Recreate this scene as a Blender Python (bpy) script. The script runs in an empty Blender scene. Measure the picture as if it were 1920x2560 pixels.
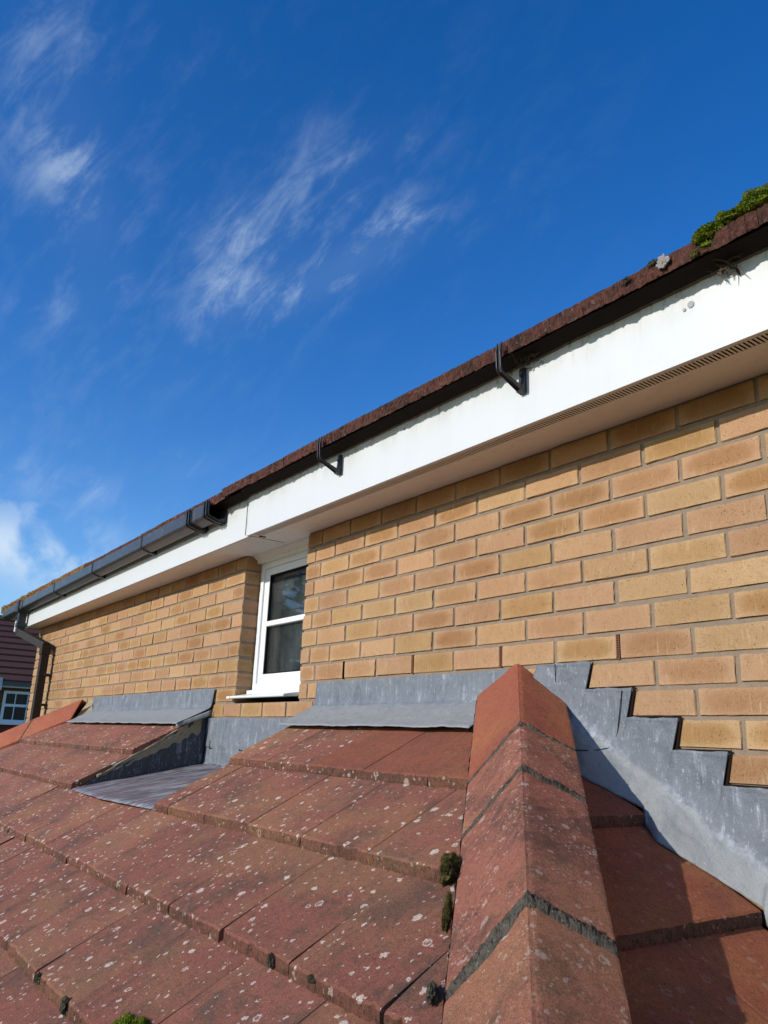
import bpy, bmesh, math, random
from mathutils import Vector, Matrix, noise as mnoise
random.seed(7)
scene = bpy.context.scene
COL = scene.collection
# ---------------------------------------------------------------- camera
RIGHT = Vector((0.59158744, 0.80541238, 0.03654034))
UP = Vector((0.20435211, -0.19363325, 0.9595553))
FWD = Vector((-0.77991315, 0.56019377, 0.27913872))
cam_d = bpy.data.cameras.new('camera'); cam = bpy.data.objects.new('camera', cam_d); COL.objects.link(cam)
cam_d.sensor_fit = 'HORIZONTAL'; cam_d.sensor_width = 36.0
cam_d.lens = 36.0 * 1968.13 / 1920.0
cam_d.clip_start = 0.02; cam_d.clip_end = 3000
m3 = Matrix((RIGHT, UP, -FWD)).transposed()
cam.matrix_world = Matrix.Translation((1.36396652, -1.77759541, -0.2312532)) @ m3.to_4x4()
scene.camera = cam
# ---------------------------------------------------------------- light
SUN_D = Vector((0.10, 1.0, -0.455)).normalized()          # the way the light travels
EL = math.asin(-SUN_D.z)
to_sun = -SUN_D
scene.view_settings.view_transform = 'Standard'
scene.view_settings.look = 'None'
scene.view_settings.exposure = 0.0
scene.view_settings.gamma = 1.0
sun_d = bpy.data.lights.new('sun', 'SUN'); sun_d.energy = 4.3; sun_d.angle = math.radians(0.5)
sun_d.color = (1.0, 0.95, 0.87)
sun = bpy.data.objects.new('sun', sun_d); COL.objects.link(sun)
sun.rotation_euler = SUN_D.to_track_quat('-Z', 'Y').to_euler()
sun.location = (-1, -6, 6)


class NT:
    """small helper round a node tree"""
    def __init__(self, tree):
        self.t = tree; self.n = tree.nodes; self.l = tree.links
        self.n.clear()
    def add(self, typ, ins=None, **props):
        nd = self.n.new(typ)
        for k, v in props.items(): setattr(nd, k, v)
        for k, v in (ins or {}).items(): self.put(nd.inputs[k], v)
        return nd
    def put(self, sock, v):
        if isinstance(v, bpy.types.NodeSocket): self.l.new(v, sock)
        elif isinstance(v, bpy.types.Node): self.l.new(v.outputs[0], sock)
        else: sock.default_value = v
    def math(self, op, a, b=0.0, c=0.0, clamp=False):
        nd = self.n.new('ShaderNodeMath'); nd.operation = op; nd.use_clamp = clamp
        self.put(nd.inputs[0], a); self.put(nd.inputs[1], b); self.put(nd.inputs[2], c)
        return nd.outputs[0]
    def vm(self, op, a, b=(0, 0, 0)):
        nd = self.n.new('ShaderNodeVectorMath'); nd.operation = op
        self.put(nd.inputs[0], a); self.put(nd.inputs[1], b)
        return nd.outputs['Value'] if op in ('DOT_PRODUCT', 'LENGTH') else nd.outputs[0]
    def noise(self, vec, scale, detail=4, rough=.55, dist=0.0):
        nd = self.add('ShaderNodeTexNoise', {'Vector': vec, 'Scale': scale, 'Detail': detail, 'Roughness': rough, 'Distortion': dist})
        return nd.outputs['Fac']
    def ramp(self, v, a, b, smooth=True):
        nd = self.add('ShaderNodeMapRange', {'Value': v, 'From Min': a, 'From Max': b})
        nd.interpolation_type = 'SMOOTHSTEP' if smooth else 'LINEAR'
        return nd.outputs[0]
    def mix(self, f, a, b, blend='MIX'):
        nd = self.n.new('ShaderNodeMix'); nd.data_type = 'RGBA'; nd.blend_type = blend; nd.clamp_factor = True
        self.put(nd.inputs[0], f); self.put(nd.inputs[6], a); self.put(nd.inputs[7], b)
        return nd.outputs[2]
    def scalev(self, vec, s):
        return self.vm('MULTIPLY', vec, s)
    def pos(self):
        return self.add('ShaderNodeNewGeometry').outputs['Position']
    def bump(self, h, strength=.3, dist=.002, normal=None):
        nd = self.add('ShaderNodeBump', {'Height': h, 'Strength': strength, 'Distance': dist})
        if normal: self.put(nd.inputs['Normal'], normal)
        return nd.outputs[0]


def c4(r, g, b): return (r, g, b, 1.0)


def material(name):
    m = bpy.data.materials.new(name); m.use_nodes = True
    return m, NT(m.node_tree)


def finish(nt, color, rough=.8, normal=None, spec=.3, metallic=0.0, **extra):
    b = nt.add('ShaderNodeBsdfPrincipled', {'Base Color': color, 'Roughness': rough, 'Metallic': metallic, 'Specular IOR Level': spec})
    if normal is not None: nt.put(b.inputs['Normal'], normal)
    for k, v in extra.items(): nt.put(b.inputs[k], v)
    o = nt.add('ShaderNodeOutputMaterial'); nt.l.new(b.outputs[0], o.inputs['Surface'])


# ---------------------------------------------------------------- world: sky and thin cloud
world = bpy.data.worlds.new('World'); scene.world = world; world.use_nodes = True
W = NT(world.node_tree)
sky = W.add('ShaderNodeTexSky'); sky.sky_type = 'NISHITA'; sky.sun_disc = False
sky.sun_elevation = EL
sky.sun_rotation = math.atan2(to_sun.x, to_sun.y)
sky.altitude = 300; sky.air_density = 1.0; sky.dust_density = 0.3; sky.ozone_density = 2.5
hs = W.add('ShaderNodeHueSaturation', {'Color': sky.outputs[0], 'Hue': 0.5125, 'Saturation': 1.38, 'Value': 1.40})
D = W.add('ShaderNodeTexCoord').outputs['Generated']


def basis(d):
    d = Vector(d).normalized(); u = d.cross(UP).normalized(); v = u.cross(d).normalized(); return d, u, v
cl = None
# direction, half sizes along/across (radians), tilt of the long side, strength
BLOBS = [((-.789, .128, .601), .16, .05, 98, .62), ((-.756, .070, .650), .09, .06, 60, .25), ((-.812, .160, .561), .07, .035, 112, .55),
         ((-.774, .325, .545), .065, .034, 62, 1.15), ((-.742, .405, .530), .14, .026, 24, 1.15), ((-.690, .455, .565), .08, .026, 38, .9), ((-.720, .380, .580), .12, .07, 45, .6),
         ((-.642, .479, .598), .03, .02, 50, .6), ((-.611, .432, .664), .04, .03, 60, .25), ((-.657, .394, .642), .04, .03, 40, .35),
         ((-.931, .235, .262), .10, .028, -20, .6), ((-.892, .328, .310), .030, .022, 35, .85), ((-.86, .17, .46), .05, .02, 20, .2),
         ((-.80, .25, .52), .25, .2, 45, .10), ((-.55, .55, .62), .16, .12, 45, .10), ((-.7, .2, .68), .2, .1, 70, .12),
         ((-.96, -.3, .25), .4, .2, 10, .5), ((-.3, -.8, .4), .5, .3, 30, .4), ((.6, .6, .5), .4, .2, 30, .4)]
for d, su, sv, ang, st in BLOBS:
    d, u, v = basis(d); a = math.radians(ang)
    U = u * math.cos(a) + v * math.sin(a); V = -u * math.sin(a) + v * math.cos(a)
    x = W.math('DIVIDE', W.vm('DOT_PRODUCT', D, tuple(U)), su)
    y = W.math('DIVIDE', W.vm('DOT_PRODUCT', D, tuple(V)), sv)
    z = W.math('GREATER_THAN', W.vm('DOT_PRODUCT', D, tuple(d)), 0.0)
    off = W.math('SUBTRACT', W.vm('DOT_PRODUCT', d, tuple(U)), 0.0)
    r2 = W.math('ADD', W.math('MULTIPLY', x, x), W.math('MULTIPLY', y, y))
    g = W.math('MULTIPLY', W.math('POWER', 2.718, W.math('MULTIPLY', r2, -1.0)), st)
    g = W.math('MULTIPLY', g, z)
    cl = g if cl is None else W.math('ADD', cl, g)
d0, u0, v0 = basis((-.75, .35, .55))
a = math.radians(48)
U = u0 * math.cos(a) + v0 * math.sin(a); V = -u0 * math.sin(a) + v0 * math.cos(a)
cmb = W.add('ShaderNodeCombineXYZ', {0: W.math('MULTIPLY', W.vm('DOT_PRODUCT', D, tuple(U)), 0.62), 1: W.vm('DOT_PRODUCT', D, tuple(V)), 2: W.vm('DOT_PRODUCT', D, tuple(d0))})
n1 = W.noise(cmb.outputs[0], 11.0, 10, .60, .35)
n2 = W.noise(W.scalev(cmb.outputs[0], (.6, 1.15, 1)), 30.0, 9, .68, .5)
wisp = W.ramp(W.math('ADD', W.math('MULTIPLY', n1, .56), W.math('MULTIPLY', n2, .44)), .45, .72)
mask = W.math('MULTIPLY', cl, W.math('ADD', W.math('MULTIPLY', wisp, .93), .07), clamp=True)
bank = None
for d, su, sv, ang, st in (((-.962, .178, .196), .085, .034, -24, 1.35), ((-.940, .215, .235), .07, .016, -22, .5)):
    d, u, v = basis(d); a = math.radians(ang)
    U2 = u * math.cos(a) + v * math.sin(a); V2_ = -u * math.sin(a) + v * math.cos(a)
    x = W.math('DIVIDE', W.vm('DOT_PRODUCT', D, tuple(U2)), su); y = W.math('DIVIDE', W.vm('DOT_PRODUCT', D, tuple(V2_)), sv)
    r2 = W.math('ADD', W.math('MULTIPLY', x, x), W.math('MULTIPLY', y, y))
    gq = W.math('MULTIPLY', W.math('POWER', 2.718, W.math('MULTIPLY', r2, -1.0)), st)
    gq = W.math('MULTIPLY', gq, W.math('GREATER_THAN', W.vm('DOT_PRODUCT', D, tuple(d)), 0.0))
    bank = gq if bank is None else W.math('ADD', bank, gq)
nb3 = W.noise(D, 14.0, 7, .55, .4)
bank = W.math('MULTIPLY', bank, W.ramp(nb3, .36, .58))
mask = W.math('MULTIPLY', mask, .42)
mask = W.math('MAXIMUM', mask, W.math('MULTIPLY', bank, .66))
bg_col = W.mix(mask, hs.outputs[0], c4(5.2, 6.3, 7.4))
bg = W.add('ShaderNodeBackground', {'Color': bg_col, 'Strength': 0.13})
wo = W.add('ShaderNodeOutputWorld'); W.l.new(bg.outputs[0], wo.inputs[0])


# ---------------------------------------------------------------- materials
SL_ = .606
def mat_brick():
    m, n = material('buff_brick')
    p = n.pos()
    col = n.add('ShaderNodeVertexColor'); col.layer_name = 'tint'
    uv = n.add('ShaderNodeUVMap'); uv.uv_map = 'UVMap'
    s = n.add('ShaderNodeSeparateXYZ', {0: uv.outputs[0]})
    x = n.math('ABSOLUTE', n.math('MULTIPLY_ADD', s.outputs[0], 2.0, -1.0))
    y = n.math('ABSOLUTE', n.math('MULTIPLY_ADD', s.outputs[1], 2.0, -1.0))
    wob = n.math('MULTIPLY', n.math('SUBTRACT', n.noise(p, 28, 4), .5), .55)
    e = n.math('ADD', n.math('POWER', x, 3.5), n.math('MULTIPLY', n.math('POWER', y, 2.2), .9))
    patch = n.math('MULTIPLY', n.ramp(n.math('ADD', e, wob), .95, .05), col.outputs['Alpha'])
    c = n.mix(n.math('MULTIPLY', patch, .85), col.outputs['Color'], n.mix(1.0, col.outputs['Color'], c4(.70, .60, .44), 'MULTIPLY'))
    rim = n.ramp(n.math('ADD', e, wob), .9, 1.5)
    c = n.mix(n.math('MULTIPLY', rim, .40), c, n.mix(.5, c, c4(.60, .48, .31)))
    blot = n.noise(p, 40, 5, .7)
    c = n.mix(n.math('MULTIPLY', n.ramp(blot, .48, .68), .45), c, n.mix(1.0, c, c4(.80, .70, .58), 'MULTIPLY'))
    # pale vertical streaks of salts and fine grain
    st = n.noise(n.scalev(p, (1, 1, .13)), 150, 4, .6)
    stm = n.math('MULTIPLY', n.ramp(st, .54, .72), n.ramp(n.noise(p, 9, 2), .42, .62))
    c = n.mix(n.math('MULTIPLY', stm, .45), c, c4(.60, .48, .30))
    g = n.noise(p, 620, 3, .7)
    c = n.mix(n.ramp(g, .35, .75), n.mix(1.0, c, c4(.80, .76, .70), 'MULTIPLY'), n.mix(1.0, c, c4(1.12, 1.10, 1.08), 'MULTIPLY'))
    dirt = n.ramp(n.noise(p, 70, 5, .7), .64, .74)
    c = n.mix(n.math('MULTIPLY', dirt, .38), c, c4(.17, .10, .05))
    big = n.noise(p, 2.2, 3)
    c = n.mix(n.ramp(big, .3, .7), n.mix(1.0, c, c4(.92, .88, .84), 'MULTIPLY'), c)
    h = n.math('ADD', n.math('MULTIPLY', n.noise(p, 260, 5, .7), .6), n.noise(n.scalev(p, (1, 1, .3)), 60, 3))
    pits = n.ramp(n.noise(p, 190, 4, .8), .62, .70)
    c = n.mix(n.math('MULTIPLY', pits, .45), c, n.mix(1.0, c, c4(.42, .36, .30), 'MULTIPLY'))
    h = n.math('SUBTRACT', h, n.math('MULTIPLY', pits, .8))
    finish(n, c, .92, n.bump(h, .9, .0034), .15)
    return m


def mat_mortar(name='mortar', col=(.255, .195, .14), rough_h=.5, mossy=False):
    m, n = material(name)
    p = n.pos()
    c = n.mix(n.noise(p, 45, 5, .7), c4(*[v * .62 for v in col]), c4(*[min(1, v * 1.28) for v in col]))
    c = n.mix(n.math('MULTIPLY', n.ramp(n.noise(p, 420, 2), .55, .7), .5), c, c4(*[v * .5 for v in col]))
    if mossy:
        c = n.mix(n.ramp(n.noise(p, 48, 6, .8), .46, .64), c, c4(.034, .030, .022))
        c = n.mix(n.math('MULTIPLY', n.ramp(n.noise(p, 110, 5, .8), .60, .66), .7), c, c4(.30, .29, .25))
    finish(n, c, .95, n.bump(n.noise(p, 300, 5, .75), rough_h, .004), .15)
    return m


def mat_tile(name, base=(.300, .116, .080), dark=(.125, .084, .062), lichen=1.0, orange=.0, speckle=0.0, dirt=.5, nose=False):
    m, n = material(name)
    p = n.pos()
    rnd = n.add('ShaderNodeObjectInfo').outputs['Random']
    pv = n.vm('ADD', p, n.add('ShaderNodeCombineXYZ', {0: n.math('MULTIPLY', rnd, 3.7)}).outputs[0])
    big = n.noise(n.vm('ADD', p, n.scalev(n.vm('SUBTRACT', pv, p), (.06, .06, .06))), 6.5, 5, .66)
    mid = n.noise(p, 38, 5, .68)
    run = n.noise(n.scalev(p, (1.0, .18, .3)), 42, 4, .6)      # streaks washed down the slope
    dm = n.ramp(n.math('ADD', n.math('MULTIPLY', big, .55), n.math('ADD', n.math('MULTIPLY', mid, .3), n.math('MULTIPLY', run, .25))), .50, .66)
    c = n.mix(n.math('MULTIPLY', dm, dirt), c4(*base), c4(*dark))
    c = n.mix(n.math('MULTIPLY', n.ramp(n.noise(pv, 3.2, 3), .46, .68), .55), c, c4(base[0] * 1.18, base[1] * 1.55, base[2] * 1.15))
    v = n.math('MULTIPLY_ADD', rnd, .16, .92)
    c = n.mix(1.0, c, n.add('ShaderNodeCombineXYZ', {0: v, 1: v, 2: v}).outputs[0], 'MULTIPLY')
    if orange:
        om = n.ramp(n.noise(p, 30, 6, .7), .47, .56)
        c = n.mix(n.math('MULTIPLY', om, orange), c, n.mix(n.noise(p, 200, 3), c4(.34, .14, .02), c4(.20, .17, .05)))
    # sand grain
    gr = n.noise(p, 900, 3, .8)
    gr2 = n.noise(p, 330, 4, .85)
    gr = n.math('ADD', n.math('MULTIPLY', gr, .5), n.math('MULTIPLY', gr2, .5))
    c = n.mix(n.ramp(gr, .36, .64), n.mix(1.0, c, c4(.50, .46, .44), 'MULTIPLY'), n.mix(1.0, c, c4(1.48, 1.48, 1.46), 'MULTIPLY'))
    if speckle:
        vo = n.add('ShaderNodeTexVoronoi', {'Vector': p, 'Scale': 145.0, 'Randomness': 1.0})
        sep = n.add('ShaderNodeSeparateColor', {0: vo.outputs['Color']})
        s1 = n.math('MULTIPLY', n.ramp(vo.outputs['Distance'], .44, .22), n.math('GREATER_THAN', sep.outputs[0], .55))
        s1 = n.math('MULTIPLY', s1, n.ramp(n.noise(p, 14, 4, .6), .42, .62))
        c = n.mix(n.math('MULTIPLY', s1, speckle), c, n.mix(sep.outputs[1], c4(.50, .26, .17), c4(.44, .36, .28)))
    # moss-dark pits
    pit = n.ramp(n.noise(p, 120, 4, .75), .66, .74)
    c = n.mix(n.math('MULTIPLY', pit, .6), c, c4(.035, .03, .018))
    mo2 = n.ramp(n.noise(p, 78, 6, .82), .50, .60)
    c = n.mix(n.math('MULTIPLY', mo2, .50), c, n.mix(1.0, c, c4(.56, .58, .58), 'MULTIPLY'))
    mo3 = n.ramp(n.noise(p, 105, 5, .8), .56, .66)
    c = n.mix(n.math('MULTIPLY', mo3, .30), c, c4(.34, .165, .12))
    mot = n.ramp(n.noise(p, 210, 4, .8), .52, .66)
    c = n.mix(n.math('MULTIPLY', mot, .42), c, n.mix(1.0, c, c4(.50, .50, .48), 'MULTIPLY'))
    streak = n.ramp(n.noise(n.scalev(p, (1.0, .10, .2)), 85, 4, .7), .56, .70)
    c = n.mix(n.math('MULTIPLY', streak, .30), c, n.mix(1.0, c, c4(.55, .52, .50), 'MULTIPLY'))
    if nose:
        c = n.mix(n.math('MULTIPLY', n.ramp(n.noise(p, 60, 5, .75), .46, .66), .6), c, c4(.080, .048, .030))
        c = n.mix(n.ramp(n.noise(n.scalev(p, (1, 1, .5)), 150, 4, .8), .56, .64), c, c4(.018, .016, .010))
    if lichen:
        pw = n.vm('ADD', p, n.scalev(n.vm('SUBTRACT', n.add('ShaderNodeTexNoise', {'Vector': p, 'Scale': 120.0, 'Detail': 3.0}).outputs['Color'], (.5, .5, .5)), (.015, .015, .015)))
        field = n.ramp(n.noise(p, 4.0, 3, .6), .34, .58)
        tot = None
        for sc, thr, rad, amt in ((13.0, .62, .185, .95), (23.0, .95, .26, 1.0), (50.0, 1.15, .27, .95)):
            vo = n.add('ShaderNodeTexVoronoi', {'Vector': pw, 'Scale': sc, 'Randomness': 1.0})
            sep = n.add('ShaderNodeSeparateColor', {0: vo.outputs['Color']})
            r = n.math('MULTIPLY', n.math('MULTIPLY_ADD', sep.outputs[1], .75, .25), rad)
            dd = n.math('SUBTRACT', r, vo.outputs['Distance'])
            disc = n.ramp(dd, 0.0, .03)
            inner = n.ramp(dd, .075, .10)
            ring = n.math('MULTIPLY', inner, n.math('GREATER_THAN', sep.outputs[2], .68))
            disc = n.math('SUBTRACT', disc, n.math('MULTIPLY', ring, .85), clamp=True)
            on_ = n.math('GREATER_THAN', n.math('ADD', sep.outputs[0], n.math('MULTIPLY', field, .42)), 1.0 - thr * .55 + .06)
            k = n.math('MULTIPLY', n.math('MULTIPLY', disc, on_), amt)
            tot = k if tot is None else n.math('MAXIMUM', tot, k)
        tot = n.math('MULTIPLY', tot, n.ramp(n.noise(p, 340, 4, .7), .30, .55))
        c = n.mix(n.math('MULTIPLY', tot, lichen), c, n.mix(n.noise(p, 25, 2), c4(.78, .63, .54), c4(.70, .62, .52)))
    h = n.math('ADD', n.math('MULTIPLY', n.noise(p, 420, 5, .85), .9), n.noise(p, 90, 5, .75))
    finish(n, c, .9, n.bump(h, 1.0, .0040), .22)
    return m


def mat_lead(name='lead_sheet', tone=1.0, stain_shade=.42, oxide=False):
    m, n = material(name)
    p = n.pos()
    big = n.noise(p, 9, 5, .65)
    st = n.noise(n.scalev(p, (1, 1, .10)), 55, 5, .7)
    c = n.mix(big, c4(.085 * tone, .105 * tone, .130 * tone), c4(.190 * tone, .205 * tone, .220 * tone))
    w = n.math('MULTIPLY', n.ramp(st, .50, .74), n.ramp(n.noise(p, 16, 4, .7), .40, .62))
    c = n.mix(n.math('MULTIPLY', w, .72), c, c4(.44, .47, .50))
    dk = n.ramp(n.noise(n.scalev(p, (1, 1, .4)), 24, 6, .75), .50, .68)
    c = n.mix(n.math('MULTIPLY', dk, stain_shade), c, c4(.045, .055, .075))
    w2 = n.ramp(n.noise(p, 62, 6, .75), .60, .72)
    c = n.mix(n.math('MULTIPLY', w2, .60), c, c4(.42, .45, .50))
    w3 = n.ramp(n.noise(n.scalev(p, (1, 1, .35)), 120, 5, .8), .58, .66)
    c = n.mix(n.math('MULTIPLY', w3, .45), c, c4(.48, .51, .55))
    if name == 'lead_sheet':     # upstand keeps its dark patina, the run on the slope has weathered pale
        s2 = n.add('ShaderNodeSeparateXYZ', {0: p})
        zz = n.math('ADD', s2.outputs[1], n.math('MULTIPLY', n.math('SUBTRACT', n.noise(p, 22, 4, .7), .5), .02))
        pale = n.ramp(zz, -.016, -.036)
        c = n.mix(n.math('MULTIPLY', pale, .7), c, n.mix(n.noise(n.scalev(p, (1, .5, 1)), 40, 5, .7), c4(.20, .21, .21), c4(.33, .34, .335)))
    if oxide:     # white oxide bloom that follows the fold, neutral grey on the weathered lower run
        s_ = n.add('ShaderNodeSeparateXYZ', {0: p})
        q = n.math('ADD', n.math('MULTIPLY_ADD', s_.outputs[0], SL_, s_.outputs[2]), .2317)
        q = n.math('ADD', q, n.math('MULTIPLY', n.math('SUBTRACT', n.noise(p, 18, 4, .7), .5), .05))
        low = n.ramp(q, .012, -.012)
        c = n.mix(n.math('MULTIPLY', low, .75), c, n.mix(n.noise(p, 26, 5, .7), c4(.20, .21, .20), c4(.34, .345, .33)))
        bl = n.math('SUBTRACT', 1.0, n.math('DIVIDE', n.math('ABSOLUTE', q), .026), clamp=True)
        bl = n.math('MULTIPLY', bl, n.ramp(n.noise(p, 60, 6, .75), .40, .62))
        bl = n.math('MULTIPLY', bl, n.ramp(n.noise(p, 7, 3), .38, .60))
        c = n.mix(n.math('MULTIPLY', bl, .62), c, c4(.42, .47, .56))
    d = n.ramp(n.noise(p, 95, 4, .7), .66, .72)
    c = n.mix(n.math('MULTIPLY', d, .85), c, c4(.025, .028, .035))
    h = n.math('ADD', n.noise(p, 14, 3), n.math('MULTIPLY', n.noise(p, 240, 4, .7), .22))
    rg = n.math('MULTIPLY_ADD', big, .25, .48)
    h = n.math('ADD', h, n.math('MULTIPLY', n.noise(p, 30, 4, .6), .8))
    finish(n, c, rg, n.bump(h, .8, .007), .45, 0.0)
    return m


def mat_plain(name, col, rough=.5, spec=.4, var=.15, scale=30, bump=.08, dirt=None, dirt_amt=0.0, bd=.001, metallic=0.0):
    m, n = material(name)
    p = n.pos()
    a = c4(*[v * (1 - var) for v in col]); b = c4(*[min(1, v * (1 + var)) for v in col])
    c = n.mix(n.noise(p, scale, 4, .6), a, b)
    if dirt:
        c = n.mix(n.math('MULTIPLY', n.ramp(n.noise(p, 22, 6, .72), .50, .72), dirt_amt), c, c4(*dirt))
    finish(n, c, rough, n.bump(n.noise(p, 180, 4, .6), bump, bd), spec, metallic)
    return m


def mat_fascia():
    m, n = material('white_fascia_plastic')
    p = n.pos(); s = n.add('ShaderNodeSeparateXYZ', {0: p})
    top = n.ramp(s.outputs[2], .76, .85)
    grime = n.math('MULTIPLY', n.ramp(n.noise(n.scalev(p, (1, 1, .4)), 9, 6, .7), .38, .66), n.math('MULTIPLY_ADD', top, .34, .06))
    c = n.mix(grime, c4(.60, .615, .605), c4(.36, .38, .31))
    spots = n.math('MULTIPLY', n.ramp(n.noise(p, 110, 4, .7), .69, .73), n.math('MULTIPLY_ADD', top, .6, .12))
    c = n.mix(spots, c, c4(.16, .13, .10))
    drip = n.math('MULTIPLY', n.ramp(n.noise(n.scalev(p, (1, 1, .07)), 75, 4, .65), .56, .70), n.math('MULTIPLY_ADD', top, .16, .03))
    c = n.mix(drip, c, c4(.24, .22, .16))
    ped = n.ramp(n.noise(n.scalev(p, (1, 1, .35)), 30, 5, .7), .50, .68)
    c = n.mix(n.math('MULTIPLY', n.math('MULTIPLY', ped, n.ramp(s.outputs[2], .825, .86)), .8), c, c4(.12, .09, .065))
    finish(n, c, .38, n.bump(n.noise(p, 5, 2), .1, .003), .45)
    return m


def mat_glass():
    m, n = material('window_glass')
    fr = n.add('ShaderNodeFresnel', {'IOR': 1.65})
    p = n.pos()
    nb = n.bump(n.noise(p, 3.0, 2), .25, .004)
    gl = n.add('ShaderNodeBsdfGlossy', {'Color': c4(.95, .97, 1), 'Roughness': .02, 'Normal': nb})
    tr = n.add('ShaderNodeBsdfTransparent', {'Color': c4(.55, .6, .6)})
    mx = n.add('ShaderNodeMixShader', {0: n.math('MULTIPLY', fr.outputs[0], 1.0), 1: tr.outputs[0], 2: gl.outputs[0]})
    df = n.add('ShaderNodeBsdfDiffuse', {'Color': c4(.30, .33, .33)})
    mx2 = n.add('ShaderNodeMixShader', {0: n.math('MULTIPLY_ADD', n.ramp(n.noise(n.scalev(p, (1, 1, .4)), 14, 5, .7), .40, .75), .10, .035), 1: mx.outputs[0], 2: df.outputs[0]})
    o = n.add('ShaderNodeOutputMaterial'); n.l.new(mx2.outputs[0], o.inputs[0])
    return m


def mat_moss(name, a, b, c_):
    m, n = material(name)
    p = n.pos()
    c = n.mix(n.ramp(n.noise(p, 90, 4, .7), .35, .65), c4(*a), c4(*b))
    c = n.mix(n.ramp(n.noise(p, 30, 3), .55, .7), c, c4(*c_))
    finish(n, c, .9, n.bump(n.noise(p, 500, 3, .7), .8, .004), .15)
    return m


M_BRICK = mat_brick(); M_MORTAR = mat_mortar()
M_TILE = mat_tile('roof_tile_concrete', lichen=.9, dirt=.8)
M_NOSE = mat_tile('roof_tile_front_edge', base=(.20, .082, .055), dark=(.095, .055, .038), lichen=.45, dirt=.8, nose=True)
M_TILE_CLEAN = mat_tile('roof_tile_concrete_sheltered', base=(.31, .104, .064), dark=(.18, .082, .056), lichen=.0, dirt=.6)
M_TILE_R = mat_tile('roof_tile_concrete_shady_side', base=(.41, .130, .070), dark=(.23, .095, .058), lichen=.2, dirt=.6)
M_HIP = mat_tile('hip_tile_concrete', base=(.345, .132, .090), dark=(.125, .070, .052), lichen=.42, speckle=1.0, dirt=.85)
M_HIP_CLEAN = mat_tile('hip_tile_concrete_clean', base=(.37, .115, .066), dark=(.23, .082, .052), lichen=.0, speckle=.08, dirt=.35)
M_EAVE = mat_tile('eaves_tile_weathered', base=(.125, .050, .036), dark=(.04, .024, .018), lichen=.12, dirt=.95)
M_EAVE_O = mat_tile('eaves_tile_orange_lichen', base=(.20, .09, .05), dark=(.09, .055, .035), lichen=.1, orange=1.0)
M_LEAD = mat_lead('lead_sheet'); M_LEAD_D = mat_lead('lead_sheet_shade_tone', .30, 1.0); M_LEAD_STEP = mat_lead('lead_sheet_oxide', .92, .30, True)  # M_LEAD_D: shade on the tray cheeks put into a near-black lead colour
M_MORT_DARK = mat_mortar('hip_joint_mortar', (.105, .090, .068), .9, True)
M_MORT_CREAM = mat_mortar('bedding_mortar', (.34, .27, .17), .6)
M_GROOVE = mat_plain('raked_joint', (.014, .009, .006), .95, .1)
M_FASCIA = mat_fascia()
M_SOFFIT = mat_plain('soffit_plastic', (.74, .71, .65), .5, .3, .04, 4, .05, (.34, .26, .18), .25)
M_FRAME = mat_plain('window_frame_plastic', (.72, .73, .73), .3, .5, .02, 8, .03, (.3, .28, .25), .06)
M_BLACK = mat_plain('black_gutter_plastic', (.042, .045, .050), .33, .5, .25, 14, .12, (.26, .26, .24), .25)
M_BLACK2 = mat_plain('black_bracket_plastic', (.018, .018, .020), .42, .5, .2, 40, .1, (.12, .11, .10), .3)
M_PIPE = mat_plain('brown_black_downpipe', (.026, .019, .014), .5, .3, .2, 10, .1, (.09, .07, .045), .3)
M_DARK = mat_plain('dark_void', (.012, .010, .009), .9, .1)
M_FELT = mat_plain('roofing_felt', (.018, .015, .013), .8, .2, .3, 60, .4)
M_FELT_E = mat_plain('felt_torn_edge', (.16, .13, .11), .9, .1, .4, 120, .4)
M_GLASS = mat_glass()
M_CURTAIN = mat_plain('curtain_cloth', (.34, .30, .25), .9, .1, .3, 12, .2)
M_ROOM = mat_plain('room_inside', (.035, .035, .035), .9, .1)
M_MOSS_G = mat_moss('green_moss', (.085, .125, .008), (.17, .22, .018), (.035, .045, .008))
M_MOSS_O = mat_moss('olive_moss', (.060, .052, .016), (.135, .110, .030), (.040, .032, .014))
M_MOSS_D = mat_moss('dark_moss', (.045, .038, .025), (.13, .115, .08), (.05, .042, .028))
M_TWIG = mat_plain('dry_twigs', (.10, .075, .055), .9, .1, .5, 60, .3)
M_WEEP = mat_plain('weep_vent_plastic', (.19, .08, .045), .6, .3)
M_GRASS = mat_plain('grass_ground', (.06, .085, .03), .95, .1, .4, 2, .3)
M_NBRICK = mat_plain('neighbour_brick', (.20, .11, .05), .9, .1, .2, 3, .1)
M_NRED = mat_plain('neighbour_red_brick', (.16, .045, .03), .9, .1, .2, 3, .1)
M_NROOF = mat_plain('neighbour_roof_tile', (.095, .045, .034), .85, .15, .25, 9, .4, (.22, .17, .15), .15, .01)
M_BARK = mat_plain('bark', (.08, .055, .04), .9, .1, .3, 20, .5)
M_NEEDLE = mat_plain('conifer_needles', (.035, .055, .022), .8, .2, .4, 4, .1)
M_LINE = mat_plain('lead_lap_shadow', (.02, .023, .028), .8, .1)


# ---------------------------------------------------------------- object helpers
def mesh_obj(name, verts, faces, mats, parent=None, smooth=False, midx=None, loc=None):
    me = bpy.data.meshes.new(name); me.from_pydata([tuple(v) for v in verts], [], faces); 
    for m in (mats if isinstance(mats, (list, tuple)) else [mats]): me.materials.append(m)
    if midx: me.polygons.foreach_set('material_index', midx)
    if smooth: me.polygons.foreach_set('use_smooth', [True] * len(me.polygons))
    me.update()
    o = bpy.data.objects.new(name, me); COL.objects.link(o)
    if parent: o.parent = parent
    return o


def thing(name, label, cat, loc=(0, 0, 0), group=None):
    o = bpy.data.objects.new(name, None); COL.objects.link(o); o.empty_display_size = .2
    o.location = loc; tag(o, label, cat, group); return o


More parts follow.
